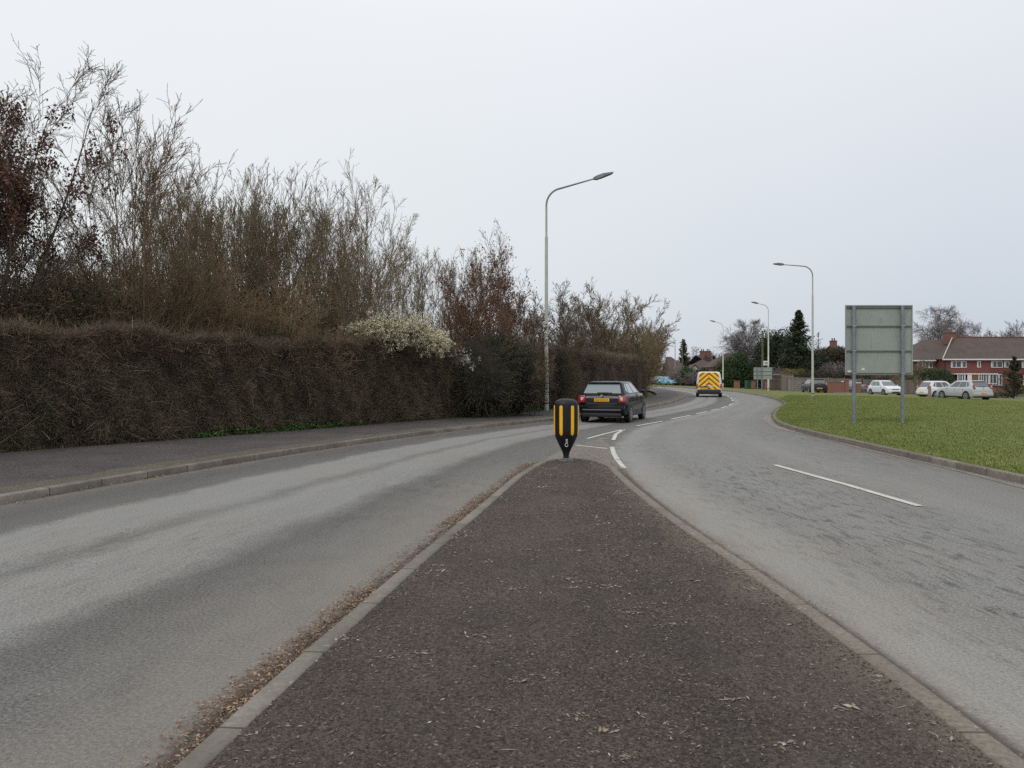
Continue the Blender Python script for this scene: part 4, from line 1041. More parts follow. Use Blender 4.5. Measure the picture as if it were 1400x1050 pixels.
lamp(923, 155, 9.9, 1.5, 'farthest street lamp, above the parked blue car', PI, M['pole_grey'], rise=.1, far=True)

# ------------------------------------------------------------------ bollard
def bollard():
    p = at(774, 14.05); root = empty('traffic_bollard', (p.x, p.y, .062), 0, 'black bollard with amber strips at the tip of the island', 'bollard')
    def rad(z):
        pts = [(.0, .062), (.06, .052), (.10, .052), (.16, .066), (.28, .125), (.44, .200), (.52, .218), (.60, .222), (1.0, .222), (1.045, .218), (1.09, .196), (1.12, .15), (1.135, .09), (1.14, .0)]
        return float(np.interp(z, [a for a, _ in pts], [b for _, b in pts]))
    zs = [0.02, .06, .10, .13, .16, .22, .28, .36, .44, .48, .52, .56, .60, .8, 1.0, 1.025, 1.045, 1.07, 1.09, 1.108, 1.12, 1.13, 1.136, 1.1395]
    mb = MB(); mb.lathe([(max(rad(z), .004), z) for z in zs], 48, sy=.85); b = mb.build('body', M['bollard'], root, True, angle=50)
    for k in range(8):
        a = R_((-90 - 28, -90 + 28, -90 - 76, -90 + 76, 90 - 28, 90 + 28, 90 - 76 + 8, 90 + 76 - 8)[k])
        # rounded strip hugging the body, in a dark recess frame
        for (hw, z0, z1, off, name, mat) in ((.050, .445, 1.035, .0035, 'strip_surround', M['black']), (.034, .47, 1.02, .008, 'reflective_strip', M['amber'])):
            mb = MB(); n = 26; rows_ = []
            for i in range(n + 1):
                z = z0 + (z1 - z0) * i / n
                e = min(z - z0, z1 - z); wv_ = hw * (math.sqrt(max(0, 1 - (1 - min(1, e / hw)) ** 2)) if e < hw else 1) + 1e-4
                r = rad(z) + off
                row = []
                for j in range(7):
                    da = (j / 6 * 2 - 1) * wv_ / .222; rr_ = r - (.006 if j in (0, 6) else 0)
                    row.append(mb.bm.verts.new((rr_ * math.cos(a + da), .85 * rr_ * math.sin(a + da), z)))
                rows_.append(row)
            for A_, B_ in zip(rows_, rows_[1:]):
                for j in range(6): mb.bm.faces.new((A_[j], A_[j + 1], B_[j + 1], B_[j]))
            o = mb.build(name, mat, root, True, angle=60)
    # white symbol on the lower taper: small dot, angled strokes and a ring
    mb = MB()
    def put(x, z, o=.004):
        r = rad(z); y = -math.sqrt(max(1e-6, r * r - x * x)) * .85; return Vector((x, y - o, z))
    def stroke(pts, w):
        P = [put(x, z, .004) for x, z in pts]; mb.tube(P, w, 6)
    stroke([(0 + .013 * math.cos(q), .395 + .011 * math.sin(q)) for q in [i * PI / 5 for i in range(11)]], .006)
    stroke([(-.022, .368), (.022, .366), (.0, .335), (-.018, .338)], .006)
    stroke([(0 + .026 * math.cos(q), .300 + .032 * math.sin(q)) for q in [R_(30) + i * R_(330) / 12 for i in range(13)]], .0065)
    mb.build('emblem', M['white'], root)
    mb = MB(); mb.box((0, 0, .014), (.27, .25, .03), bev=.006); mb.box((0, 0, .04), (.15, .14, .026), bev=.005)
    for sx in (-1, 1): mb.box((sx * .11, -.10, .035), (.035, .035, .03), bev=.004)
    mb.build('base_plate', M['metal'], root)
bollard()

# ------------------------------------------------------------------ back of the direction signs
def signpost(px0, px1, d, ytop, ybot, xl, xr, label, pr=.055, rails=3):
    c = at((px0 + px1) / 2, d); root = empty('road_sign', (c.x, d, c.z), 0, label, 'road sign')
    k = d / F_PX; zt, zb = hgt(ytop, d) - c.z, hgt(ybot, d) - c.z; x0, x1 = (xl - CX) * k - c.x, (xr - CX) * k - c.x
    mb = MB(); mb.box(((x0 + x1) / 2, .08, (zt + zb) / 2), (x1 - x0, .006, zt - zb)); pn = mb.build('panel', M['signback'], root)
    mb = MB(); t_ = .035
    for (cx_, cz_, sx, sz) in (((x0 + x1) / 2, zt, x1 - x0 + t_, t_), ((x0 + x1) / 2, zb, x1 - x0 + t_, t_), (x0, (zt + zb) / 2, t_, zt - zb - t_), (x1, (zt + zb) / 2, t_, zt - zb - t_)):
        mb.box((cx_, .07, cz_), (sx, .04, sz), bev=.008)
    mb.build('frame', M['signback'], root)
    for f in ([.03, .30, .66, .985] if rails == 3 else [.33, .66]):
        mb = MB(); mb.box(((x0 + x1) / 2, .055, zt + (zb - zt) * f), (x1 - x0 - .06, .03, .04)); mb.build('rail', M['signrail'], root)
    for px in (px0, px1):
        x = (px - CX) * k - c.x; mb = MB(); mb.tube([(x, -.02, -.1), (x, -.02, zt - .03)], pr, 16); po = mb.build('post', M['galv'], root, True)
        mb = MB(); mb.tube([(x, -.02, zt - .03), (x, -.02, zt - .005)], pr + .004, 16); mb.build('post_cap', M['white'] if False else M['rim'], po, True)
        for f in (.3, .66, .985): mb = MB(); mb.box((x, -.022, zt + (zb - zt) * f), (pr * 2.2, pr * 2.1, .03), bev=.004); mb.build('clamp', M['rim'], po)
    return root, x0, x1, zt, zb
r, x0, x1, zt, zb = signpost(1167, 1233.5, 24.4, 417.5, 512, 1157.5, 1248.5, 'large square road sign seen from behind on two grey posts in the grass')
mb = MB(); mb.box((x0 + .12, .064, zb + .10), (.13, .004, .065)); mb.build('sticker', M['signwhite'], r)
mb = MB(); mb.poly([(x0 + .50, .066, zb + .14), (x0 + .61, .066, zb + .14), (x0 + .61, .066, zb + .17), (x0 + .555, .066, zb + .21), (x0 + .50, .066, zb + .17)]); mb.build('sticker', M['signwhite'], r)
signpost(1035.5, 1041.5, 84, 502.5, 518.5, 1031, 1055.5, 'small distant road sign seen from behind beside the third lamp', pr=.06, rails=2)
# small white plate on the third lamp column
p = at(1047.5, 86.7); mb = MB(); mb.box((0, 0, 0), (.62, .03, .5), bev=.01); o = mb.build('notice_plate', M['signwhite']); o.location = (p.x, p.y, hgt(496.5, 86.7))
tag(o, 'small white plate fixed to the third lamp column', 'sign')
mb = MB(); mb.box((.0, -.02, 0), (.4, .01, .28)); mb.build('printed_panel', M['signback'], o)

# ------------------------------------------------------------------ vehicles
def loft(secs, mat, name, parent, smooth=40, close=True):
    mb = MB(); R = [[mb.bm.verts.new(p) for p in s] for s in secs]
    for a, b in zip(R, R[1:]):
        for k in range(len(a) - 1): mb.bm.faces.new((a[k], a[k + 1], b[k + 1], b[k]))
        mb.bm.faces.new((a[-1], a[0], b[0], b[-1]))
    if close: mb.bm.faces.new(R[0][::-1]); mb.bm.faces.new(R[-1])
    return mb.build(name, mat, parent, True, angle=smooth)
def wheel(parent, x, y, r, side, w=.20, rim=None):
    mb = MB(); s = side
    mb.lathe([(r * .66, 0), (r * .93, 0), (r, .02), (r, w - .02), (r * .93, w), (r * .66, w)], 28, axis='X')
    o = mb.build('wheel', M['tyre'], parent, True, angle=40); o.location = (x - (w if s > 0 else 0), y, r)
    mb = MB(); ox = w + .004 if s > 0 else -.004
    mb.lathe([(r * .67, ox - s * .03), (r * .67, ox), (r * .58, ox), (r * .55, ox - s * .035)], 28, axis='X')
    for k in range(5):
        a = k * 2 * PI / 5 + .3; mb.box((ox - s * .008, math.sin(a) * r * .32, math.cos(a) * r * .32), (.02, r * .17, r * .56), rx=-a)
    mb.lathe([(r * .14, ox - s * .03), (r * .14, ox + s * .002)], 14, axis='X')
    mb.build('rim', rim or M['rim'], o)
    return o
def car(label, px, d, head, body, L=4.0, W=1.73, H=1.47, belt=.93, hood=.95, cabin=(.03, .78), roof=(.13, .55), cat='car', name='hatchback_car', glass=None, lights='tall', plate='GD18 ZCX',
        detail=True, group=None, z=None, wr=.31, hoodf=.74, bumper=None, pos=None):
    p = Vector(pos) if pos else at(px, d, z)
    if z is None and not pos: p.z += .03 if p.x > 28 else 0
    root = empty(name, p, -R_(head), label, cat, group)
    hw = W / 2; glass = glass or M['glass']
    # lower body
    ysf = [0, .006, .03, .10, .25, .5, cabin[1] - .03, cabin[1] + .03, .88, .955, .988, 1.0]
    wf = [.80, .90, .955, .99, 1.0, 1.0, 1.0, .99, .965, .92, .84, .72]
    tz = [belt * .72, belt * .86, belt, belt + .01, belt, belt, hood, hood, hood * .95, hoodf + .02, hoodf - .05, hoodf - .2]
    bz = [.42, .30, .25, .22, .20, .20, .20, .20, .20, .21, .24, .32]
    secs = []
    for y, w_, t_, b_ in zip(ysf, wf, tz, bz):
        wv_ = hw * w_; m_ = b_ + (t_ - b_) * .55
        half = [(wv_ * .90, b_), (wv_ * .975, b_ + .05), (wv_, b_ + (t_ - b_) * .30), (wv_ * 1.0, m_), (wv_ * .975, t_ - .10), (wv_ * .955, t_ - .045), (wv_ * .90, t_ - .005), (wv_ * .7, t_ + .015), (wv_ * .35, t_ + .03)]
        Y = y * L - L / 2
        secs.append([(x, Y, z_) for x, z_ in half] + [(-x, Y, z_) for x, z_ in half[::-1]])
    loft(secs, body, 'body', root, 35)
    # cabin
    yb0, yb1 = cabin[0] * L - L / 2, cabin[1] * L - L / 2; yr0, yr1 = roof[0] * L - L / 2, roof[1] * L - L / 2
    zb_, zr = belt - .03, H - .055
    def lev(t):
        return lerp(yb0, yr0, t), lerp(yb1, yr1, t), lerp(hw * .91, hw * .70, t), lerp(zb_, zr, t)
    def ringpts(y0, y1, w_, z_, c):
        c = min(c * 1.6, w_ * .5); P = []
        for (cx_, cy_, a0) in ((w_ - c, y0 + c, -PI / 2), (w_ - c, y1 - c, 0), (-w_ + c, y1 - c, PI / 2), (-w_ + c, y0 + c, PI)):
            for k in range(4): a = a0 + k / 3 * PI / 2; P.append((cx_ + c * math.cos(a), cy_ + c * math.sin(a), z_))
        return P
    secs = [ringpts(*lev(t), .10) for t in (0, .3, .6, .9, 1.0)]
    y0, y1, w_, z_ = lev(1.0)
    secs += [ringpts(y0 + .025, y1 - .04, w_ - .03, z_ + .022, .1), ringpts(y0 + .09, y1 - .12, w_ - .1, z_ + .042, .1), ringpts(y0 + .3, y1 - .35, w_ - .28, z_ + .056, .1)]
    loft(secs, body, 'roof', root, 50)
    # glazing: panels lying on the cabin faces
    def panel(a, b, c, d_, nrm, name, mat=None, th=.012):
        n_ = Vector(nrm).normalized() * th; A = [Vector(q) for q in (a, b, c, d_)]
        mb = MB(); mb.prism([q - n_ * .3 for q in A], n_ * 1.3); return mb.build(name, mat or glass, root)
    def X(t): return lerp(hw * .91, hw * .70, t)
    def Yr(t): return lerp(yb0, yr0, t)
    def Yf(t): return lerp(yb1, yr1, t)
    def Z(t): return lerp(zb_, zr, t)
    t0, t1 = .14, .90
    nr = (0, -(zr - zb_), (yr0 - yb0)); nf = (0, (zr - zb_), (yb1 - yr1)); 
    panel((-X(t0) + .10, Yr(t0), Z(t0)), (X(t0) - .10, Yr(t0), Z(t0)), (X(t1) - .07, Yr(t1), Z(t1)), (-X(t1) + .07, Yr(t1), Z(t1)), nr, 'rear_window')
    panel((-X(t0) + .08, Yf(t0), Z(t0)), (X(t0) - .08, Yf(t0), Z(t0)), (X(t1) - .06, Yf(t1), Z(t1)), (-X(t1) + .06, Yf(t1), Z(t1)), nf, 'windscreen')
    cuts = [.10, .24, .56, .90] if L < 4.6 else [.08, .25, .55, .88]
    for s in (1, -1):
        nx_ = (s * (zr - zb_), 0, hw * .21)
        for ca, cb in zip(cuts, cuts[1:]):
            def q(f, t): return (s * X(t), lerp(Yr(t) + .05, Yf(t) - .12, f), Z(t))
            g_ = .02; panel(q(ca + g_, t0 + (.2 if ca == cuts[0] else 0)), q(cb - g_, t0), q(min(cb - g_, .97), t1), q(ca + g_ + (.04 if ca == cuts[0] else 0), t1), nx_, 'side_window')
        mb = MB(); mb.box((s * (hw + .05), yb1 - .32, belt + .07), (.16, .10, .11), bev=.03); mb.build('mirror', body, root, True)
        for yf in (.185, .80):
            yw = yf * L - L / 2
            mb = MB(); mb.lathe([(wr + .055, hw * s * .985), (wr + .05, s * (hw + .006)), (wr + .03, s * (hw + .006)), (.05, s * (hw - .01))], 28, axis='X', c=(0, yw, wr + .01)); mb.build('wheel_arch', M['black'], root, True)
            wheel(root, s * (hw + .012), yw, wr, s)
        mb = MB(); mb.box((s * (hw * .99), 0, .27), (.03, L * .46, .1), bev=.01); mb.build('sill', M['black'], root)
        for yf in (.36, .58):
            mb = MB(); mb.box((s * (hw * .985), yf * L - L / 2, belt - .12), (.03, .15, .025), bev=.006); mb.build('door_handle', body, root)
        for yf in (.27, .47, .68):   # door shut lines
            mb = MB(); mb.box((s * (hw * .992), yf * L - L / 2, belt * .62), (.012, .008, belt * .6)); mb.build('door_gap', M['black'], root)
        # rear lights
        if lights == 'tall': c_, dm = (s * hw * .83, -L / 2 + .055, belt - .10), (.20, .16, .27)
        elif lights == 'high': c_, dm = (s * hw * .80, -L / 2 + .14, belt + .03), (.16, .22, .36)
        else: c_, dm = (s * hw * .82, -L / 2 + .06, belt - .17), (.27, .17, .25)
        mb = MB(); mb.box(c_, dm, bev=.03, rz=s * .25, rx=R_(-8)); tl_ = mb.build('tail_light', M['lamp_red'], root, True)
        mb = MB(); mb.box((c_[0] - s * .03, c_[1] - dm[1] * .5 - .004, c_[2] + .01), (dm[0] * .45, .02, dm[2] * .42), bev=.006); mb.build('lens', M['lamp_clear'], tl_)
        mb = MB(); mb.box((s * hw * .70, L / 2 - .15, hoodf - .08), (.32, .20, .13), bev=.05, rz=-s * .35, rx=R_(10)); mb.build('headlight', M['lamp_clear'], root, True)
    bm_ = bumper or body
    mb = MB(); mb.box((0, -L / 2 + .05, .47), (W * .93, .20, .30), bev=.06); mb.build('rear_bumper', bm_, root, True)
    mb = MB(); mb.box((0, -L / 2 + .06, .285), (W * .80, .20, .16), bev=.04); mb.build('rear_diffuser', M['black'], root, True)
    mb = MB(); mb.box((0, L / 2 - .055, .42), (W * .86, .20, .26), bev=.07); mb.build('front_bumper', body, root, True)
    mb = MB(); mb.box((0, L / 2 + .035, .34), (W * .5, .03, .13), bev=.01); mb.box((0, L / 2 - .03, hoodf - .10), (W * .42, .08, .07), bev=.01); mb.build('grille', M['black'], root)
    mb = MB(); mb.box((0, L / 2 + .052, .47), (.5, .012, .10)); mb.build('front_plate', M['plate_w'], root)
    mb = MB(); mb.box((0, -L / 2 - (.055 if plate_low(lights) else .012), .52 if plate_low(lights) else belt - .19), (.53, .014, .115)); pl = mb.build('number_plate', M['plate_y'], root)
    if detail:
        fc = bpy.data.curves.new('plate_text', 'FONT'); fc.body = plate; fc.size = .105; fc.align_x = 'CENTER'; fc.align_y = 'CENTER'; fc.extrude = .001; fc.materials.append(M['ink'])
        f0 = bpy.data.objects.new('t', fc); COL.objects.link(f0); bpy.context.view_layer.update(); me = bpy.data.meshes.new_from_object(f0); bpy.data.objects.remove(f0); f = link('plate_text', me, None, pl); f.rotation_euler = (R_(90), 0, 0); f.location = (0, -L / 2 - (.064 if plate_low(lights) else .021), .52 if plate_low(lights) else belt - .19); f.scale = (.9, 1, 1)
        mb = MB(); mb.box((0, Yr(.18) - .035, Z(.18) - .0), (.34, .035, .05), bev=.01, rx=R_(-20)); mb.box((.13, Yr(.2) - .03, Z(.2) + .0), (.42, .015, .015)); mb.build('wiper', M['black'], root)
        mb = MB(); mb.box((0, Yr(1) - .02, Z(1) + .005), (W * .66, .16, .03), bev=.012); mb.build('spoiler', body, root, True)
        mb = MB(); mb.lathe([(.042, -.01), (.042, .01)], 20, c=(0, 0, 0)); o = mb.build('badge', M['rim'], root); o.rotation_euler = (R_(90), 0, 0); o.location = (0, -L / 2 - .012, belt - .045)
    return root
def plate_low(l): return l == 'high'

fc_ = car('black five-door hatchback driving away past the bollard', 0, 0, 20.5, M['p_black'], pos=(3.78, 28.35, 0), L=3.9, glass=M['glass_sky_sheen'], lights='wide', belt=.99, hood=.98, cabin=(.012, .77), roof=(.085, .55), H=1.445)
mb = MB(); mb.box((0, -1.985, .46), (1.35, .05, .035)); mb.build('bumper_trim', M['rim'] if False else M['p_grey'], fc_)
mb = MB(); mb.box((0, -1.985, .66), (1.1, .05, .07), bev=.01); mb.build('tailgate_recess', M['black'], fc_)
for s in (-1, 1):
    mb = MB(); mb.box((s * .50, -2.015, .895), (.16, .012, .022)); mb.build('lettering', M['rim'], fc_)

GP = 'cars parked along the service road'
car('dark blue hatchback parked behind the second street lamp', 0, 0, 5, M['p_darkblue'], pos=(31.6, 80.5, gzf(31.6) + .03), L=3.9, H=1.50, lights='high', belt=.94, group=GP, plate='NX08 KLD', glass=M['glass'])
car('grey saloon car parked behind the low brick wall', 0, 0, -68, M['p_grey'], pos=(38.3, 88.5, gzf(38) + .05), L=4.4, H=1.46, cabin=(.10, .76), roof=(.26, .56), cat='car', name='saloon_car', detail=False, group=GP, glass=M['glass_sky_sheen'])
car('silver-white small hatchback facing right between the sign posts', 0, 0, 176, M['p_white'], pos=(37.6, 77.5, gzf(37.6) + .03), L=3.85, W=1.7, H=1.51, cabin=(.03, .76), detail=False, group=GP, glass=M['glass'])
car('white compact car with dark windows partly hidden behind the short timber post', 0, 0, 80, M['p_white'], pos=(38.5, 69.0, gzf(38.5) + .03), L=3.8, W=1.7, H=1.52, cabin=(.03, .74), detail=False, group=GP, lights='high', plate='YE61 BCO')
car('silver crossover car parked at the grass edge in front of the red house', 0, 0, -8, M['p_silver'], pos=(36.4, 62.0, gzf(36.4) + .03), L=4.4, W=1.8, H=1.55, wr=.34, lights='high', belt=1.0, hood=1.0, hoodf=.85, cabin=(.03, .74), roof=(.12, .54), group=GP, plate='KN09 XZT')
car('pale blue small car parked near the farthest street lamp', 0, 0, 150, M['p_blue'], pos=tuple(at(912.5, 137, .1)), L=3.9, W=1.7, H=1.5, detail=False, cabin=(.05, .78), glass=M['glass_sky_sheen'], group=GP)
car('dark silver car parked left of the pale blue one', 0, 0, 155, M['p_grey'], pos=tuple(at(900.5, 143, .1)), L=4.2, W=1.75, H=1.6, detail=False, glass=M['glass_sky_sheen'], group=GP)
car('silver car parked behind the hedge stump right of the farthest lamp', 0, 0, 120, M['p_silver'], pos=tuple(at(936, 146, .1)), L=4.2, W=1.75, H=1.6, detail=False, glass=M['glass_sky_sheen'], group=GP)

def chevron_mat():
    t = NT('chevrons'); g = t.n('ShaderNodeTexCoord').outputs['Object']; x, y, z = t.sep(g)
    k = t.math('ADD', z, t.math('MULTIPLY', t.math('ABSOLUTE', x), .88)); f = t.math('FRACT', t.math('ADD', t.math('DIVIDE', k, .385), .34))
    return t.fin(t.mix(t.math('LESS_THAN', f, .40), (.85, .62, .03), (.36, .035, .02)), .4)
def van():
    L, W, H = 4.97, 1.95, 2.0
    root = empty('panel_van', (15.95, 62.3, 0), -R_(14), 'white van with red and yellow chevrons on its rear, driving away', 'van')
    secs = []
    for y, w_, t_, b_ in [(0, .94, 1.90, .50), (.01, .98, 1.95, .36), (.05, 1, 1.98, .30), (.3, 1, 2.0, .28), (.6, 1, 1.99, .28), (.70, .99, 1.93, .28), (.84, .97, 1.22, .28), (.95, .92, 1.02, .28), (.99, .84, .85, .3), (1.0, .75, .7, .35)]:
        Y = y * L - L / 2; wv_ = W / 2 * w_; hgt_ = t_ - b_
        half = [(wv_ * .94, b_), (wv_ * .99, b_ + .1), (wv_, b_ + hgt_ * .35), (wv_ * .985, b_ + hgt_ * .5), (wv_ * .93, b_ + hgt_ * .75), (wv_ * .865, b_ + hgt_ * .93), (wv_ * .80, t_ - .03), (wv_ * .6, t_)]
        secs.append([(x, Y, z) for x, z in half] + [(-x, Y, z) for x, z in half[::-1]])
    loft(secs, M['van_white'], 'body', root, 40)
    yb = -L / 2 - .006
    mb = MB(); mb.prism([(-.80, yb, .62), (.80, yb, .62), (.79, yb, 1.05), (.76, yb, 1.5), (.69, yb, 1.86), (.62, yb, 1.93), (-.62, yb, 1.93), (-.69, yb, 1.86), (-.76, yb, 1.5), (-.79, yb, 1.05)], (0, .01, 0)); cp = mb.build('chevron_panel', chevron_mat(), root)
    mb = MB(); mb.box((0, yb - .003, 1.25), (.012, .006, 1.25)); mb.build('door_gap', M['black'], cp)
    mb = MB(); mb.box((0, yb + .04, .42), (1.78, .22, .36), bev=.05); mb.build('rear_bumper', M['black'], root, True)
    mb = MB(); mb.box((-.36, yb - .012, .80), (.62, .02, .10), bev=.01); mb.build('plate_recess', M['black'], root)
    mb = MB(); mb.box((-.36, yb - .014, .70), (.52, .014, .11)); mb.build('number_plate', M['plate_y'], root)
    for i, (dx, dz, w_) in enumerate([(.08, .93, .22), (.2, .86, .30), (-.34, .94, .20)]):
        mb = MB(); mb.box((dx, yb - .008, dz), (w_, .01, .06)); mb.build('lettering', M['white'], root)
    mb = MB(); mb.box((.16, yb - .009, 1.0), (.22, .012, .045), ry=R_(20)); mb.build('crest', M['lamp_red'], root)
    for s in (1, -1):
        mb = MB(); mb.box((s * .90, -L / 2 + .03, .86), (.12, .1, .36), bev=.02); mb.build('tail_light', M['lamp_red'], root, True)
        for y in (.17, .80):
            yw = y * L - L / 2
            mb = MB(); mb.lathe([(.40, s * (W / 2 - .02)), (.39, s * (W / 2 + .006)), (.05, s * (W / 2 - .01))], 24, axis='X', c=(0, yw, .34)); mb.build('wheel_arch', M['black'], root, True)
            wheel(root, s * (W / 2 + .014), yw, .33, s, .22)
        mb = MB(); mb.box((s * (W / 2 + .12), L * .22, 1.22), (.2, .1, .32), bev=.03); mb.build('mirror', M['black'], root, True)
        mb = MB(); mb.box((s * (W / 2 * .955), L * .17, 1.42), (.05, .9, .42), bev=.01, ry=-s * R_(7)); mb.build('side_window', M['glass'], root)
    mb = MB(); mb.box((0, L * .275, 1.60), (1.45, .03, .78), rx=R_(-46)); mb.build('windscreen', M['glass'], root)
van()

# ------------------------------------------------------------------ houses
def window(parent, c, w_, h_, n=3, name='window', rz=0, depth=.06):
    mb = MB(); x, y, z = c
    t_ = .07
    mb.box((x, y, z + h_ / 2), (w_, depth, t_)); mb.box((x, y, z - h_ / 2), (w_ + .08, depth + .04, t_))
    for k in range(n + 1): mb.box((x - w_ / 2 + w_ * k / n, y, z), (t_, depth - .004, h_ - t_))
    f = mb.build(name, M['frame_white'], parent)
    mb = MB(); mb.box((x, y + .01, z), (w_ - .05, .02, h_ - .05)); mb.build('pane', M['pane'], f)
    mb = MB()
    for k in range(n):   # curtains behind the glass edge
        xc = x - w_ / 2 + w_ * (k + .5) / n
        if k % 2 == 0: mb.box((xc - w_ / n * .28, y - .003, z), (w_ / n * .28, .012, h_ - .12))
    mb.build('curtain', M['render'], f)
    return f
def hip_roof(x0, x1, y0, y1, ze, zr, hipL=True, hipR=True, ov=.35):
    ym = (y0 + y1) / 2; x0 -= ov; x1 += ov; y0 -= ov; y1 += ov; hd = (y1 - y0) / 2
    a, b, c, d = (x0, y0, ze), (x1, y0, ze), (x1, y1, ze), (x0, y1, ze)
    r0 = (x0 + (hd if hipL else 0), ym, zr); r1 = (x1 - (hd if hipR else 0), ym, zr)
    mb = MB(); bm = mb.bm; v = [bm.verts.new(q) for q in (a, b, c, d, r0, r1)]
    for f in ((0, 1, 5, 4), (2, 3, 4, 5), (3, 0, 4), (1, 2, 5), (3, 2, 1, 0)): bm.faces.new([v[i] for i in f])
    return mb
def chimney(parent, x, y, z, w_=.9, d_=.6, h_=1.3, pots=2):
    mb = MB(); mb.box((x, y, z + h_ / 2), (w_, d_, h_)); mb.box((x, y, z + h_ - .08), (w_ + .12, d_ + .12, .12)); c = mb.build('chimney', M['brick_dark'], parent)
    mb = MB()
    for k in range(pots): mb.lathe([(.13, z + h_), (.10, z + h_ + .35), (.12, z + h_ + .42)], 12, c=(x + (k - (pots - 1) / 2) * .38, y, 0))
    mb.build('chimney_pot', M['roof_red'], c)
# red terrace on the right
def terrace():
    d = 104; k = d / F_PX; zg = gzf(60)
    root = empty('terraced_house', ((1290 - CX) * k, d, zg), 0, 'long red brick and tile-hung terrace with brown hipped roof at the right edge', 'house')
    def X(px): return (px - 1290) * k
    def Zz(py): return hgt(py, d) - zg
    ze, zr = Zz(491), Zz(461.5) + .25
    xa, xb, xc = X(1252), 0, X(1500)
    mb = MB(); mb.box(((xb + xc) / 2, 4.5, ze * .25), (xc - xb, 9, ze * .5)); mb.build('wall', M['brick'], root)
    mb = MB(); mb.box(((xb + xc) / 2, 4.47, ze * .75), (xc - xb + .08, 9.02, ze * .5)); mb.build('hung_wall', M['hung'], root)
    mb = MB(); mb.box(((xa + xb) / 2 - .05, 6.0, ze / 2 - .06), (xb - xa + .1, 8.5, ze)); mb.build('side_wing', M['brick_dark'], root)
    r = hip_roof(xb, xc, 0, 9, ze, zr); rf = r.build('roof', M['roof'], root)
    r = hip_roof(xa, xb + 3.5, 1.6, 9.6, ze - .12, zr - .3, True, False); rw = r.build('roof', M['roof'], root)
    mb = MB(); mb.box(((xb + xc) / 2, -.36, ze - .05), (xc - xb + .7, .09, .17)); mb.build('gutter', M['frame_white'], root)
    mb = MB(); mb.box(((xa + xb) / 2 - .3, 1.22, ze - .18), (xb - xa - .1, .09, .17)); mb.build('gutter', M['frame_white'], root)
    # pale flashing in the valley
    mb = MB(); mb.tube([(xb - .25, -.25, ze + .05), (X(1327), 4.3, zr + .02)], .07, 6); mb.build('ridge_tiles', M['render'], rf)
    mb = MB(); mb.tube([(X(1327) - .2, 4.5, zr + .03), (X(1470), 4.5, zr + .03)], .09, 6); mb.build('ridge_tiles', M['roof_red'], rf)
    chimney(root, X(1325), 4.6, zr - 1.0, 1.5, .8, 1.75, 2)
    chimney(root, X(1450), 4.5, zr - .8, 1.3, .8, 1.7)
    for (a, b, y0, y1, n) in [(1300, 1320.5, 494, 502.3, 3), (1336, 1340, 494, 502, 1), (1355, 1370, 494, 502.3, 2), (1373, 1379, 494, 502, 1), (1397, 1412, 494, 502.3, 2)]:
        window(root, (X((a + b) / 2), -.06, (Zz(y0) + Zz(y1)) / 2), (b - a) * k, (Zz(y0) - Zz(y1)), n)
    window(root, (X(1277), 1.72, (Zz(496) + Zz(502.5)) / 2), 14 * k, .68, 3)
    window(root, (X(1362.5), -.10, (Zz(512) + Zz(526.5)) / 2), 13 * k, Zz(512) - Zz(526.5), 3)
    window(root, (X(1405), -.10, (Zz(512) + Zz(526.5)) / 2), 13 * k, Zz(512) - Zz(526.5), 3)
    # glazed porch with flat roof
    px0, px1 = X(1300), X(1353)
    mb = MB(); mb.box(((px0 + px1) / 2, -.75, Zz(511.3)), (px1 - px0 + .3, 1.7, .14)); po = mb.build('porch_roof', M['frame_white'], root)
    mb = MB(); mb.box(((px0 + px1) / 2, -.8, .35), (px1 - px0, 1.5, .7)); mb.build('porch_wall', M['brick'], root)
    window(root, (X(1305), -1.5, Zz(518)), 9 * k, 1.25, 3); window(root, (X(1337), -1.5, Zz(518)), 10 * k, 1.25, 3); window(root, (X(1348), -1.5, Zz(518)), 10 * k, 1.25, 2)
    mb = MB(); mb.box((X(1317), -1.52, Zz(520)), (5 * k, .06, 1.9)); mb.build('door', M['frame_white'], root)
    mb = MB(); mb.box((X(1324), -1.5, Zz(519)), (7 * k, .05, 1.5)); mb.build('porch_door', plain('orange_wood', (.25, .10, .03)), root)
    for px in (1310, 1314, 1329): 
        mb = MB(); mb.box((X(px), -1.52, Zz(519)), (.12, .07, 1.7)); mb.build('porch_frame', M['frame_white'], root)
    mb = MB(); mb.tube([(X(1291.5), -.12, 0), (X(1291.5), -.12, ze - .1)], .05, 8); mb.build('downpipe', M['black'], root)
terrace()
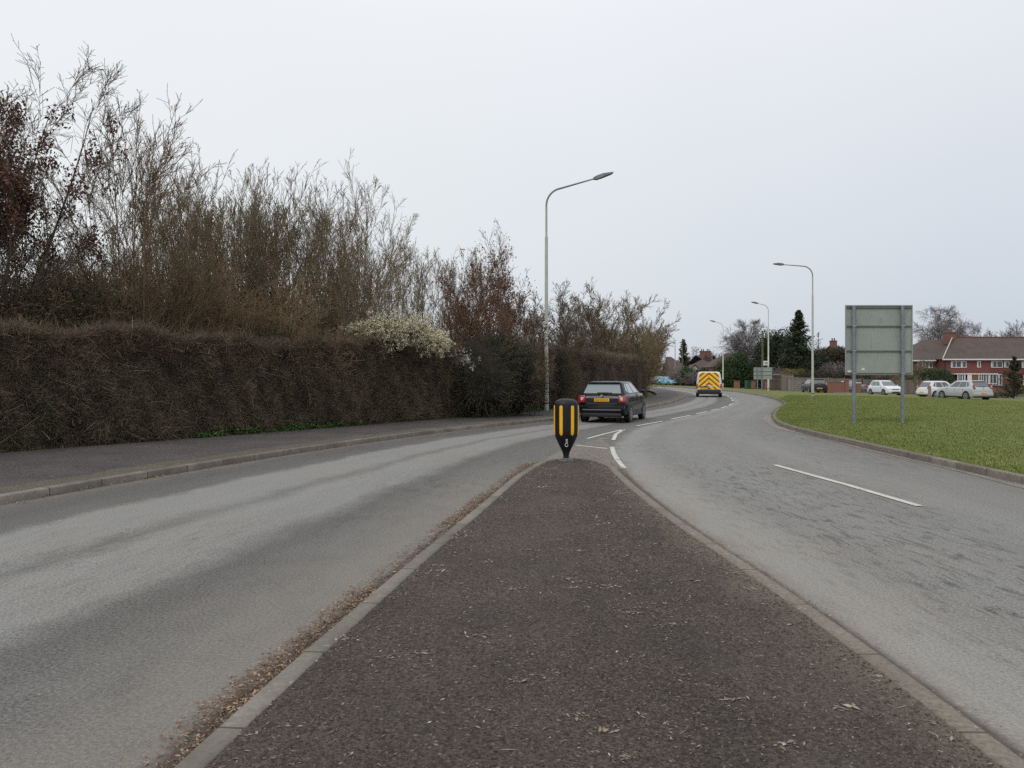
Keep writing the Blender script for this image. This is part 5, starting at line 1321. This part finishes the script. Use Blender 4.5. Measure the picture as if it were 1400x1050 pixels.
def house(px0, px1, d, ye, yr, label, roofm, wallm=None, hl=True, hr=True, depth=8, chim=None, wins=(), gable=None, rz=0, name='house'):
    k = d / F_PX; xm = (px0 + px1) / 2; p = at(xm, d); root = empty(name, p, rz, label, 'house')
    w_ = (px1 - px0) * k; ze = hgt(ye, d) - p.z; zr = hgt(yr, d) - p.z + .3
    mb = MB(); mb.box((0, depth / 2, ze / 2), (w_, depth, ze)); mb.build('wall', wallm or M['brick'], root)
    hip_roof(-w_ / 2, w_ / 2, 0, depth, ze, zr, hl, hr).build('roof', roofm, root)
    for c in (chim or []): chimney(root, (c - xm) * k, depth / 2, zr - .8, 1.0, .7, 1.7)
    for (a, b, y0, y1, n) in wins: window(root, (((a + b) / 2 - xm) * k, -.06, (hgt(y0, d) + hgt(y1, d)) / 2 - p.z), (b - a) * k, (y1 - y0) * k, n)
    for (c, hw_, yt) in (gable or []):
        g = (c - xm) * k; zt = hgt(yt, d) - p.z; mb = MB(); mb.prism([(g - hw_, -.9, .2), (g + hw_, -.9, .2), (g + hw_, -.9, zt - hw_ * .9), (g, -.9, zt), (g - hw_, -.9, zt - hw_ * .9)], (0, 3, 0)); mb.build('gable', M['render'], root)
        mb = MB()
        for s in (-1, 1): mb.prism([(g, -1.1, zt + .12), (g + s * (hw_ + .3), -1.1, zt - hw_ * .9 - .28), (g + s * (hw_ + .3), -1.1, zt - hw_ * .9 - .12), (g, -1.1, zt + .28)], (0, 4.5, 0))
        mb.build('gable_roof', roofm, root)
        window(root, (g, -.95, zt - hw_ * 1.3), hw_ * .9, 1.0, 2)
    return root
house(1128, 1180, 128, 497, 474, 'brown hipped-roof house behind the trees left of the big sign', M['roof_red'], chim=[1153], wins=[(1143, 1151, 499, 505, 2), (1160, 1168, 499, 505, 2)])
house(1225, 1262, 124, 494, 479, 'house with a brown roof between the big sign and the red terrace', M['roof_red'], chim=[1256])
house(972, 1040, 150, 502, 484, 'long brown-roofed house behind the birch and laurel', M['roof'], chim=[1028], hl=True)
house(946, 984, 156, 506, 487, 'red house with a brown roof and twin chimneys above the van', M['roof'], chim=[967, 975], wins=[(964, 970, 500, 506, 2)], gable=[(948.5, 1.0, 500)])
house(918, 948, 165, 510, 489, 'brown-roofed house with a pale gable behind the far telegraph pole', M['roof'], wallm=M['brick_dark'], hl=False)
house(893, 921, 172, 509, 490, 'brown-roofed house with a white gable left of the farthest lamp', M['roof'], wallm=M['render'], gable=[(899, 1.0, 494)], hl=False)

# ------------------------------------------------------------------ fences, walls and gates along the service road
def fence(name, pts, h, mat, label, cat='fence', step=1.8, th=.05, postm=None, capm=None):
    a = Vector(pts[0]); root = empty(name, (a.x, a.y, gzf(a.x)), 0, label, cat)
    for p, q in zip(pts, pts[1:]):
        p = Vector((*p, gzf(p[0]))) ; q = Vector((*q, gzf(q[0]))); L = (q - p).length; m_ = (p + q) / 2 - root.location; ang = math.atan2(q.y - p.y, q.x - p.x)
        n = max(1, round(L / step))
        for i in range(n):
            c = p.lerp(q, (i + .5) / n) - root.location
            mb = MB(); mb.box((0, 0, h / 2 + .05), (L / n - .12, th, h)); o = mb.build('fence_panel', mat, root); o.location = c; o.rotation_euler = (0, 0, ang)
        mb = MB()
        for i in range(n + 1):
            c = p.lerp(q, i / n) - root.location; mb.box((c.x, c.y, c.z + h / 2 + .08), (.11, .11, h + .16), rz=ang)
        mb.build('posts', postm or mat, root)
    return root
fence('garden_fence', [(42.5, 93), (52.6, 94)], 1.65, M['fence'], 'long weathered board fence behind the white cars')
fence('garden_fence', [(33.5, 95.5), (42.3, 93.2)], 1.7, M['fence'], 'board fence behind the dark blue hatchback and grey saloon')
def brickwall(pts, h, label, mat=None, cap=True):
    a = pts[0]; root = empty('brick_wall', (a[0], a[1], gzf(a[0])), 0, label, 'wall'); mb = MB(); mc = MB(); mp = MB()
    for p, q in zip(pts, pts[1:]):
        dx, dy = q[0] - p[0], q[1] - p[1]; L = math.hypot(dx, dy); c = ((p[0] + q[0]) / 2 - a[0], (p[1] + q[1]) / 2 - a[1]); r = math.atan2(dy, dx)
        mb.box((c[0], c[1], h / 2), (L, .22, h), rz=r); mc.box((c[0], c[1], h + .03), (L, .27, .06), rz=r)
    for p in pts: mp.box((p[0] - a[0], p[1] - a[1], h / 2 + .1), (.42, .42, h + .22)); mc.box((p[0] - a[0], p[1] - a[1], h + .245), (.48, .48, .07))
    mb.build('wall', mat or M['brick'], root); mp.build('pier', mat or M['brick'], root)
    if cap: mc.build('coping', M['brick_dark'], root)
    return root
brickwall([(33.9, 85.6), (37.4, 86.0)], 1.15, 'low red brick wall between the dark blue hatchback and the grey saloon')
p = at(1173.5, 86); mb = MB(); mb.box((0, 0, .55), (.45, .45, 1.3)); o = mb.build('gate_pier', M['brick']); o.location = p; tag(o, 'red brick pier with white cap beside the left sign post', 'pier')
mb = MB(); mb.box((0, 0, 1.24), (.52, .52, .08), bev=.01); mb.build('cap', M['white'], o)
def pier(px, w_, d, ytop, label, mat=None):
    p = at(px, d); k = d / F_PX; h = hgt(ytop, d) - p.z; mb = MB(); mb.box((0, 0, h / 2), (w_ * k, .5, h), bev=.02); o = mb.build('brick_pier', mat or M['brick'], None); o.location = p
    mb = MB(); mb.box((0, 0, h + .03), (w_ * k + .1, .6, .07)); mb.build('coping', M['brick_dark'], o)
    return tag(o, label, 'pier', 'brick gate piers along the far pavement')
pier(1007.5, 7, 112, 521, 'short brick pier right of the fourth lamp')
pier(1028.5, 8, 106, 521, 'brick pier beside the green bin')
pier(1049, 6, 103, 521, 'brick pier behind the third lamp')
# green wheelie bin
p = at(1022.5, 104); root = empty('wheelie_bin', p, .2, 'green wheelie bin left of the small road sign', 'bin')
mb = MB(); mb.prism([(-.27, -.3, .08), (.27, -.3, .08), (.31, -.36, 1.15), (-.31, -.36, 1.15)], (0, .66, 0)); mb.build('body', M['bin'], root)
mb = MB(); mb.box((0, 0, 1.19), (.66, .78, .07), bev=.02); mb.box((0, .42, 1.1), (.5, .06, .06)); mb.build('lid', M['bin'], root)
mb = MB(); mb.lathe([(.12, -.3), (.12, -.24)], 12, axis='X', c=(0, .3, .12)); mb.lathe([(.12, .24), (.12, .3)], 12, axis='X', c=(0, .3, .12)); mb.build('wheel', M['black'], root)
# timber gates
p = at(1062, 100); root = empty('driveway_gate', p, 0, 'dark brown double timber gate under a pale arch', 'gate')
for s in (-1, 1): 
    mb = MB(); mb.box((s * .55, 0, .8), (1.05, .06, 1.55)); mb.box((s * .55, -.04, 1.3), (1.0, .04, .1)); mb.box((s * .55, -.04, .3), (1.0, .04, .1)); mb.build('gate_leaf', M['gate'], root)
mb = MB(); mb.tube([(-1.15 + .0, 0, 0), (-1.15, 0, 1.6), (-.85, 0, 1.95), (-.4, 0, 2.08), (.4, 0, 2.08), (.85, 0, 1.95), (1.15, 0, 1.6), (1.15, 0, 0)], .06, 8); mb.build('arch', M['wood'], root)
p = at(1077.5, 97); mb = MB(); mb.box((0, 0, 1.03), (1.18, .07, 2.0)); o = mb.build('fence_panel_screen', M['wood']); o.location = p; tag(o, 'tall pale timber screen panel right of the brown gate', 'fence')
mb = MB(); mb.box((0, -.01, 2.06), (1.3, .14, .08)); mb.box((-.6, 0, 1.02), (.1, .12, 2.04)); mb.box((.62, 0, 1.02), (.1, .12, 2.04)); mb.build('rails', M['wood'], o)
p = at(1083.5, 96.5); mb = MB(); mb.prism([(-.25, 0, 0), (.3, 0, 0), (.3, 0, 1.35), (-.25, 0, 1.75)], (0, .07, 0)); o = mb.build('short_fence_panel', M['fence']); o.location = p; tag(o, 'short sloping fence panel beside the farm gate', 'fence')
p = at(1092, 92.5); root = empty('field_gate', p, 0, 'open barred field gate left of the dark blue hatchback', 'gate')
mb = MB()
for z in (.25, .5, .75, 1.0, 1.25): mb.box((0, 0, z), (1.9, .05, .07))
for x in (-.95, .95): mb.box((x, .001, .75), (.08, .06, 1.25))
mb.tube([(-.9, -.03, .25), (0, -.03, 1.2), (.9, -.03, .25)], .03, 6); mb.build('bars', M['metal_gate'], root)
mb = MB(); mb.box((1.12, 0, .75), (.18, .18, 1.6)); mb.box((-1.12, 0, .75), (.18, .18, 1.6)); mb.build('post', M['wood'], root)
# concrete stub post and telegraph pole
p = at(1271, 58.5); mb = MB(); mb.box((0, 0, .45), (.17, .17, 1.05), bev=.02); mb.box((0, 0, .99), (.13, .13, .05), bev=.01); o = mb.build('timber_post', M['wood']); o.location = p; tag(o, 'short pale timber post in the grass before the white compact car', 'post')
p = at(1042.5, 96); root = empty('telegraph_pole', p, 0, 'weathered telegraph pole behind the small road sign', 'pole')
mb = MB(); mb.tube([(0, 0, -.1), (0, 0, 4.5), (0, 0, 7.4)], [.15, .13, .1], 12); mb.build('pole', M['pole_wood'], root, True)
mb = MB(); mb.box((0, -.1, 2.2), (.14, .1, .3)); mb.build('pole_box', M['black'], root)
p = at(933, 140); root = empty('telegraph_pole', p, 0, 'thin dark telegraph pole right of the farthest lamp', 'pole')
mb = MB(); mb.tube([(0, 0, -.1), (0, 0, 5), (0, 0, 8.6)], [.17, .14, .1], 10); mb.build('pole', M['pole_wood'], root, True)
mb = MB(); mb.box((0, -.12, 7.9), (1.2, .08, .1)); mb.build('crossarm', M['pole_wood'], root)

# ------------------------------------------------------------------ trees and bushes on the far side
t = tree(201, 'birch_tree', 13.6, 'weep', M['bark_birch'], M['bark_birch'], None, label='large weeping birch above the roofs right of the fourth lamp', minr=.016); place(t, 1017, 150, .6)
clone(t, 1290, 138, 2.2, (1.05, 1.05, 1.13), 'tall weeping birch behind the red terrace chimney')
t = tree(202, 'bare_tree', 14.0, 'fan', M['bark_birch'], M['bark_birch'], None, label='rounded bare tree behind the terrace roof at the right edge', minr=.016, dens=1.2); place(t, 1352, 160, 0, (1, 1, 1))
clone(t, 1392, 165, 2.0, (1.15, 1.15, 1.03), 'bare tree cut by the right edge behind the terrace')
clone(t, 962, 210, 1.0, (.8, .8, .76), 'distant domed bare tree above the roofs behind the van')
clone(t, 950, 200, 2.6, (.7, .7, .56), 'low distant bare tree left of the domed one')
t = tree(203, 'bare_tree', 4.9, 'spread', M['bark_pale'], M['bark_pale'], None, label='small pale multi-stemmed tree right of the big sign', minr=.012, dens=.3); place(t, 1243, 84, 0)
conifer('spruce_tree', 1092, 112, 11.6, 4.0, M['leaf_dark'], 'pointed dark spruce rising behind the second street lamp', 21, size=(.2, .5), n_per=36, droop=.2)
conifer('larch_tree', 1119, 118, 8.9, 2.6, M['leaf_brown'], 'sparse drooping conifer right of the second street lamp', 22, size=(.1, .25), n_per=5, gap=2.2, droop=.15)
conifer('spruce_tree', 1386, 71, 3.9, 1.6, M['leaf_dark'], 'small dark conifer in front of the terrace at the right edge', 23, size=(.08, .24), n_per=60, droop=-.1, base=.02)
conifer('pine_tree', 934.5, 170, 10.2, 2.6, M['leaf_dark'], 'dark layered conifer right of the farthest lamp', 24, size=(.25, .6), n_per=16, gap=1.5, droop=.1, base=.25)
conifer('pine_tree', 976, 185, 7.2, 1.8, M['leaf_dark'], 'small dark conifer top between the chimneys', 25, size=(.25, .5), n_per=20)
cloud('holm_oak_tree', 1062, 118, [(-1.4, 0, 5.0, 1.9, 2, 3.9), (.9, .5, 4.9, 2.2, 2.2, 4.3), (2.8, 0, 4.6, 1.9, 2, 4.2), (-2.4, -.5, 3.6, 1.4, 1.5, 3.0)], 30000, (.12, .3), M['leaf_dark'], 'broad dark evergreen tree left of the spruce', 'tree', 31, clump=.35, trunk=(4, .3))
cloud('yew_tree', 1096, 114, [(-1.2, 0, 3.6, 2.4, 1.8, 3.4), (1.5, 0, 3.0, 2.2, 1.8, 3.1), (3.2, 0, 2.3, 1.5, 1.4, 2.4)], 16000, (.12, .28), M['leaf_dark'], 'dark evergreen under the pointed spruce', 'tree', 32, clump=.3, trunk=(3, .25))
cloud('laurel_tree', 1012, 122, [(-1.2, 0, 2.4, 1.7, 1.6, 2.5), (1.2, 0, 2.2, 1.7, 1.6, 2.3), (.2, .4, 4.0, 1.1, 1.1, 1.7), (3.0, 0, 2.0, 1.6, 1.4, 2.2)], 24000, (.12, .28), M['leaf_ivy'], 'green laurel tree right of the fourth lamp', 'tree', 33, clump=.28, trunk=(3, .2))
cloud('cypress_bush', 990, 125, [(0, 0, 2.0, 1.6, 1.3, 2.3), (-1, 0, 1.6, 1.2, 1, 1.7)], 9000, (.1, .25), M['leaf_brown'], 'brown-green bush directly behind the fourth lamp', seed=34, clump=.25)
cloud('forsythia_bush', 1085, 101, [(-.7, 0, 1.5, 1.1, .9, 1.3), (.6, 0, 1.5, 1.2, 1, 1.35)], 11000, (.06, .16), M['leaf_gold'], 'golden-brown bush behind the pale timber screen', seed=35, clump=.14, twigs=(M['twig_red'], 500, .6), corem=M['twig_green'])
cloud('garden_hedge', 1125, 100, [(-2.2, 0, 1.4, 1.7, .9, 1.35), (0, 0, 1.5, 1.8, .9, 1.4), (2.2, 0, 1.5, 1.7, .9, 1.35), (3.9, 0, 1.4, 1.2, .9, 1.3)], 22000, (.06, .16), M['leaf_brown'], 'tall olive garden hedge behind the parked dark blue hatchback', 'hedge', 36, clump=.16)
cloud('garden_hedge', 1195, 101, [(-3.2, 0, 1.2, 1.8, .9, 1.3), (-.6, 0, 1.1, 1.8, .9, 1.2), (2.2, 0, 1.2, 1.8, .9, 1.2), (4.0, 0, 1.2, 1.4, .9, 1.3)], 20000, (.06, .15), M['leaf_dark'], 'dark garden hedge above the fence behind the big sign', 'hedge', 37, clump=.16)
cloud('garden_hedge', 1277, 97, [(-1.7, 0, 1.7, 1.2, .9, 1.7), (-.2, 0, 1.6, 1.5, 1, 1.55), (1.3, 0, 1.6, 1.0, .9, 1.5)], 18000, (.06, .15), M['leaf_ivy'], 'leafy green hedge in front of the left end of the terrace', 'hedge', 38, clump=.15)
cloud('cedar_tree', 1140, 124, [(-1.5, 0, 5.2, 1.7, 1.4, 1.3), (1.0, 0, 5.6, 1.9, 1.4, 1.1), (3.2, 0, 5.2, 1.6, 1.2, .9)], 12000, (.12, .26), M['leaf_brown'], 'olive treetops above the brown roof left of the big sign', 'tree', 39, clump=.3, trunk=(5, .25))
t = tree(204, 'bare_tree', 3.4, 'scrub', M['bark_red'], M['bark_birch'], None, label='twiggy bare shrub behind the brown gate', cat='bush', minr=.012, dens=.8); place(t, 1062, 106, 0)
clone(t, 1148, 106, 1, 1.25, 'twiggy bare shrub just left of the big sign')
clone(t, 936, 136, 2, (1.3, 1.3, .85), 'bare twiggy hedge stump beside the telegraph pole')
clone(t, 928, 150, 3, 1.1, 'bare bush behind the blue car')
cloud('leylandii_hedge', 953, 138, [(-1.6, 0, 1.6, 1.6, 1.2, 1.75), (1, 0, 1.5, 1.9, 1.2, 1.6), (3.4, 0, 1.4, 1.7, 1.2, 1.5)], 20000, (.1, .24), M['leaf_ivy'], 'tall dark green hedge left of the van', 'hedge', 40, clump=.2)
cloud('golden_hedge', 910, 155, [(-1.8, 0, 1.0, 2.0, 1, 1.3), (2.0, 0, 1.1, 2.0, 1, 1.3)], 10000, (.1, .22), M['leaf_gold'], 'golden-green hedge behind the pale blue car', 'hedge', 41, clump=.2)
cloud('privet_hedge', 896, 160, [(-1, 0, 1.2, 3.2, 1, 2.0)], 7000, (.1, .24), M['leaf_brown'], 'dull brown hedge behind the far parked cars', 'hedge', 42, clump=.22)
brickwall([tuple(at(920, 141))[:2], tuple(at(927, 137))[:2]], 1.1, 'low brick wall beside the farthest street lamp')
cloud('garden_bush', 1362, 72, [(-.9, 0, .25, .9, .5, .35), (.4, 0, .2, .8, .5, .3)], 2500, (.05, .12), M['leaf_brown'], 'low scrappy plants at the foot of the small conifer', seed=61, clump=.1, core=False)
# distant tree line closing the horizon
rngd = np.random.default_rng(77)
tl = [(x, 0, 3.0, 9, 5, 3.4 + 1.6 * rngd.random()) for x in np.linspace(-190, 260, 40)]
c = cloud('woodland', 700, 300, tl, 60000, (.5, 1.3), M['leaf_brown'], None, None, seed=43, clump=1.0)
c['kind'] = 'stuff'
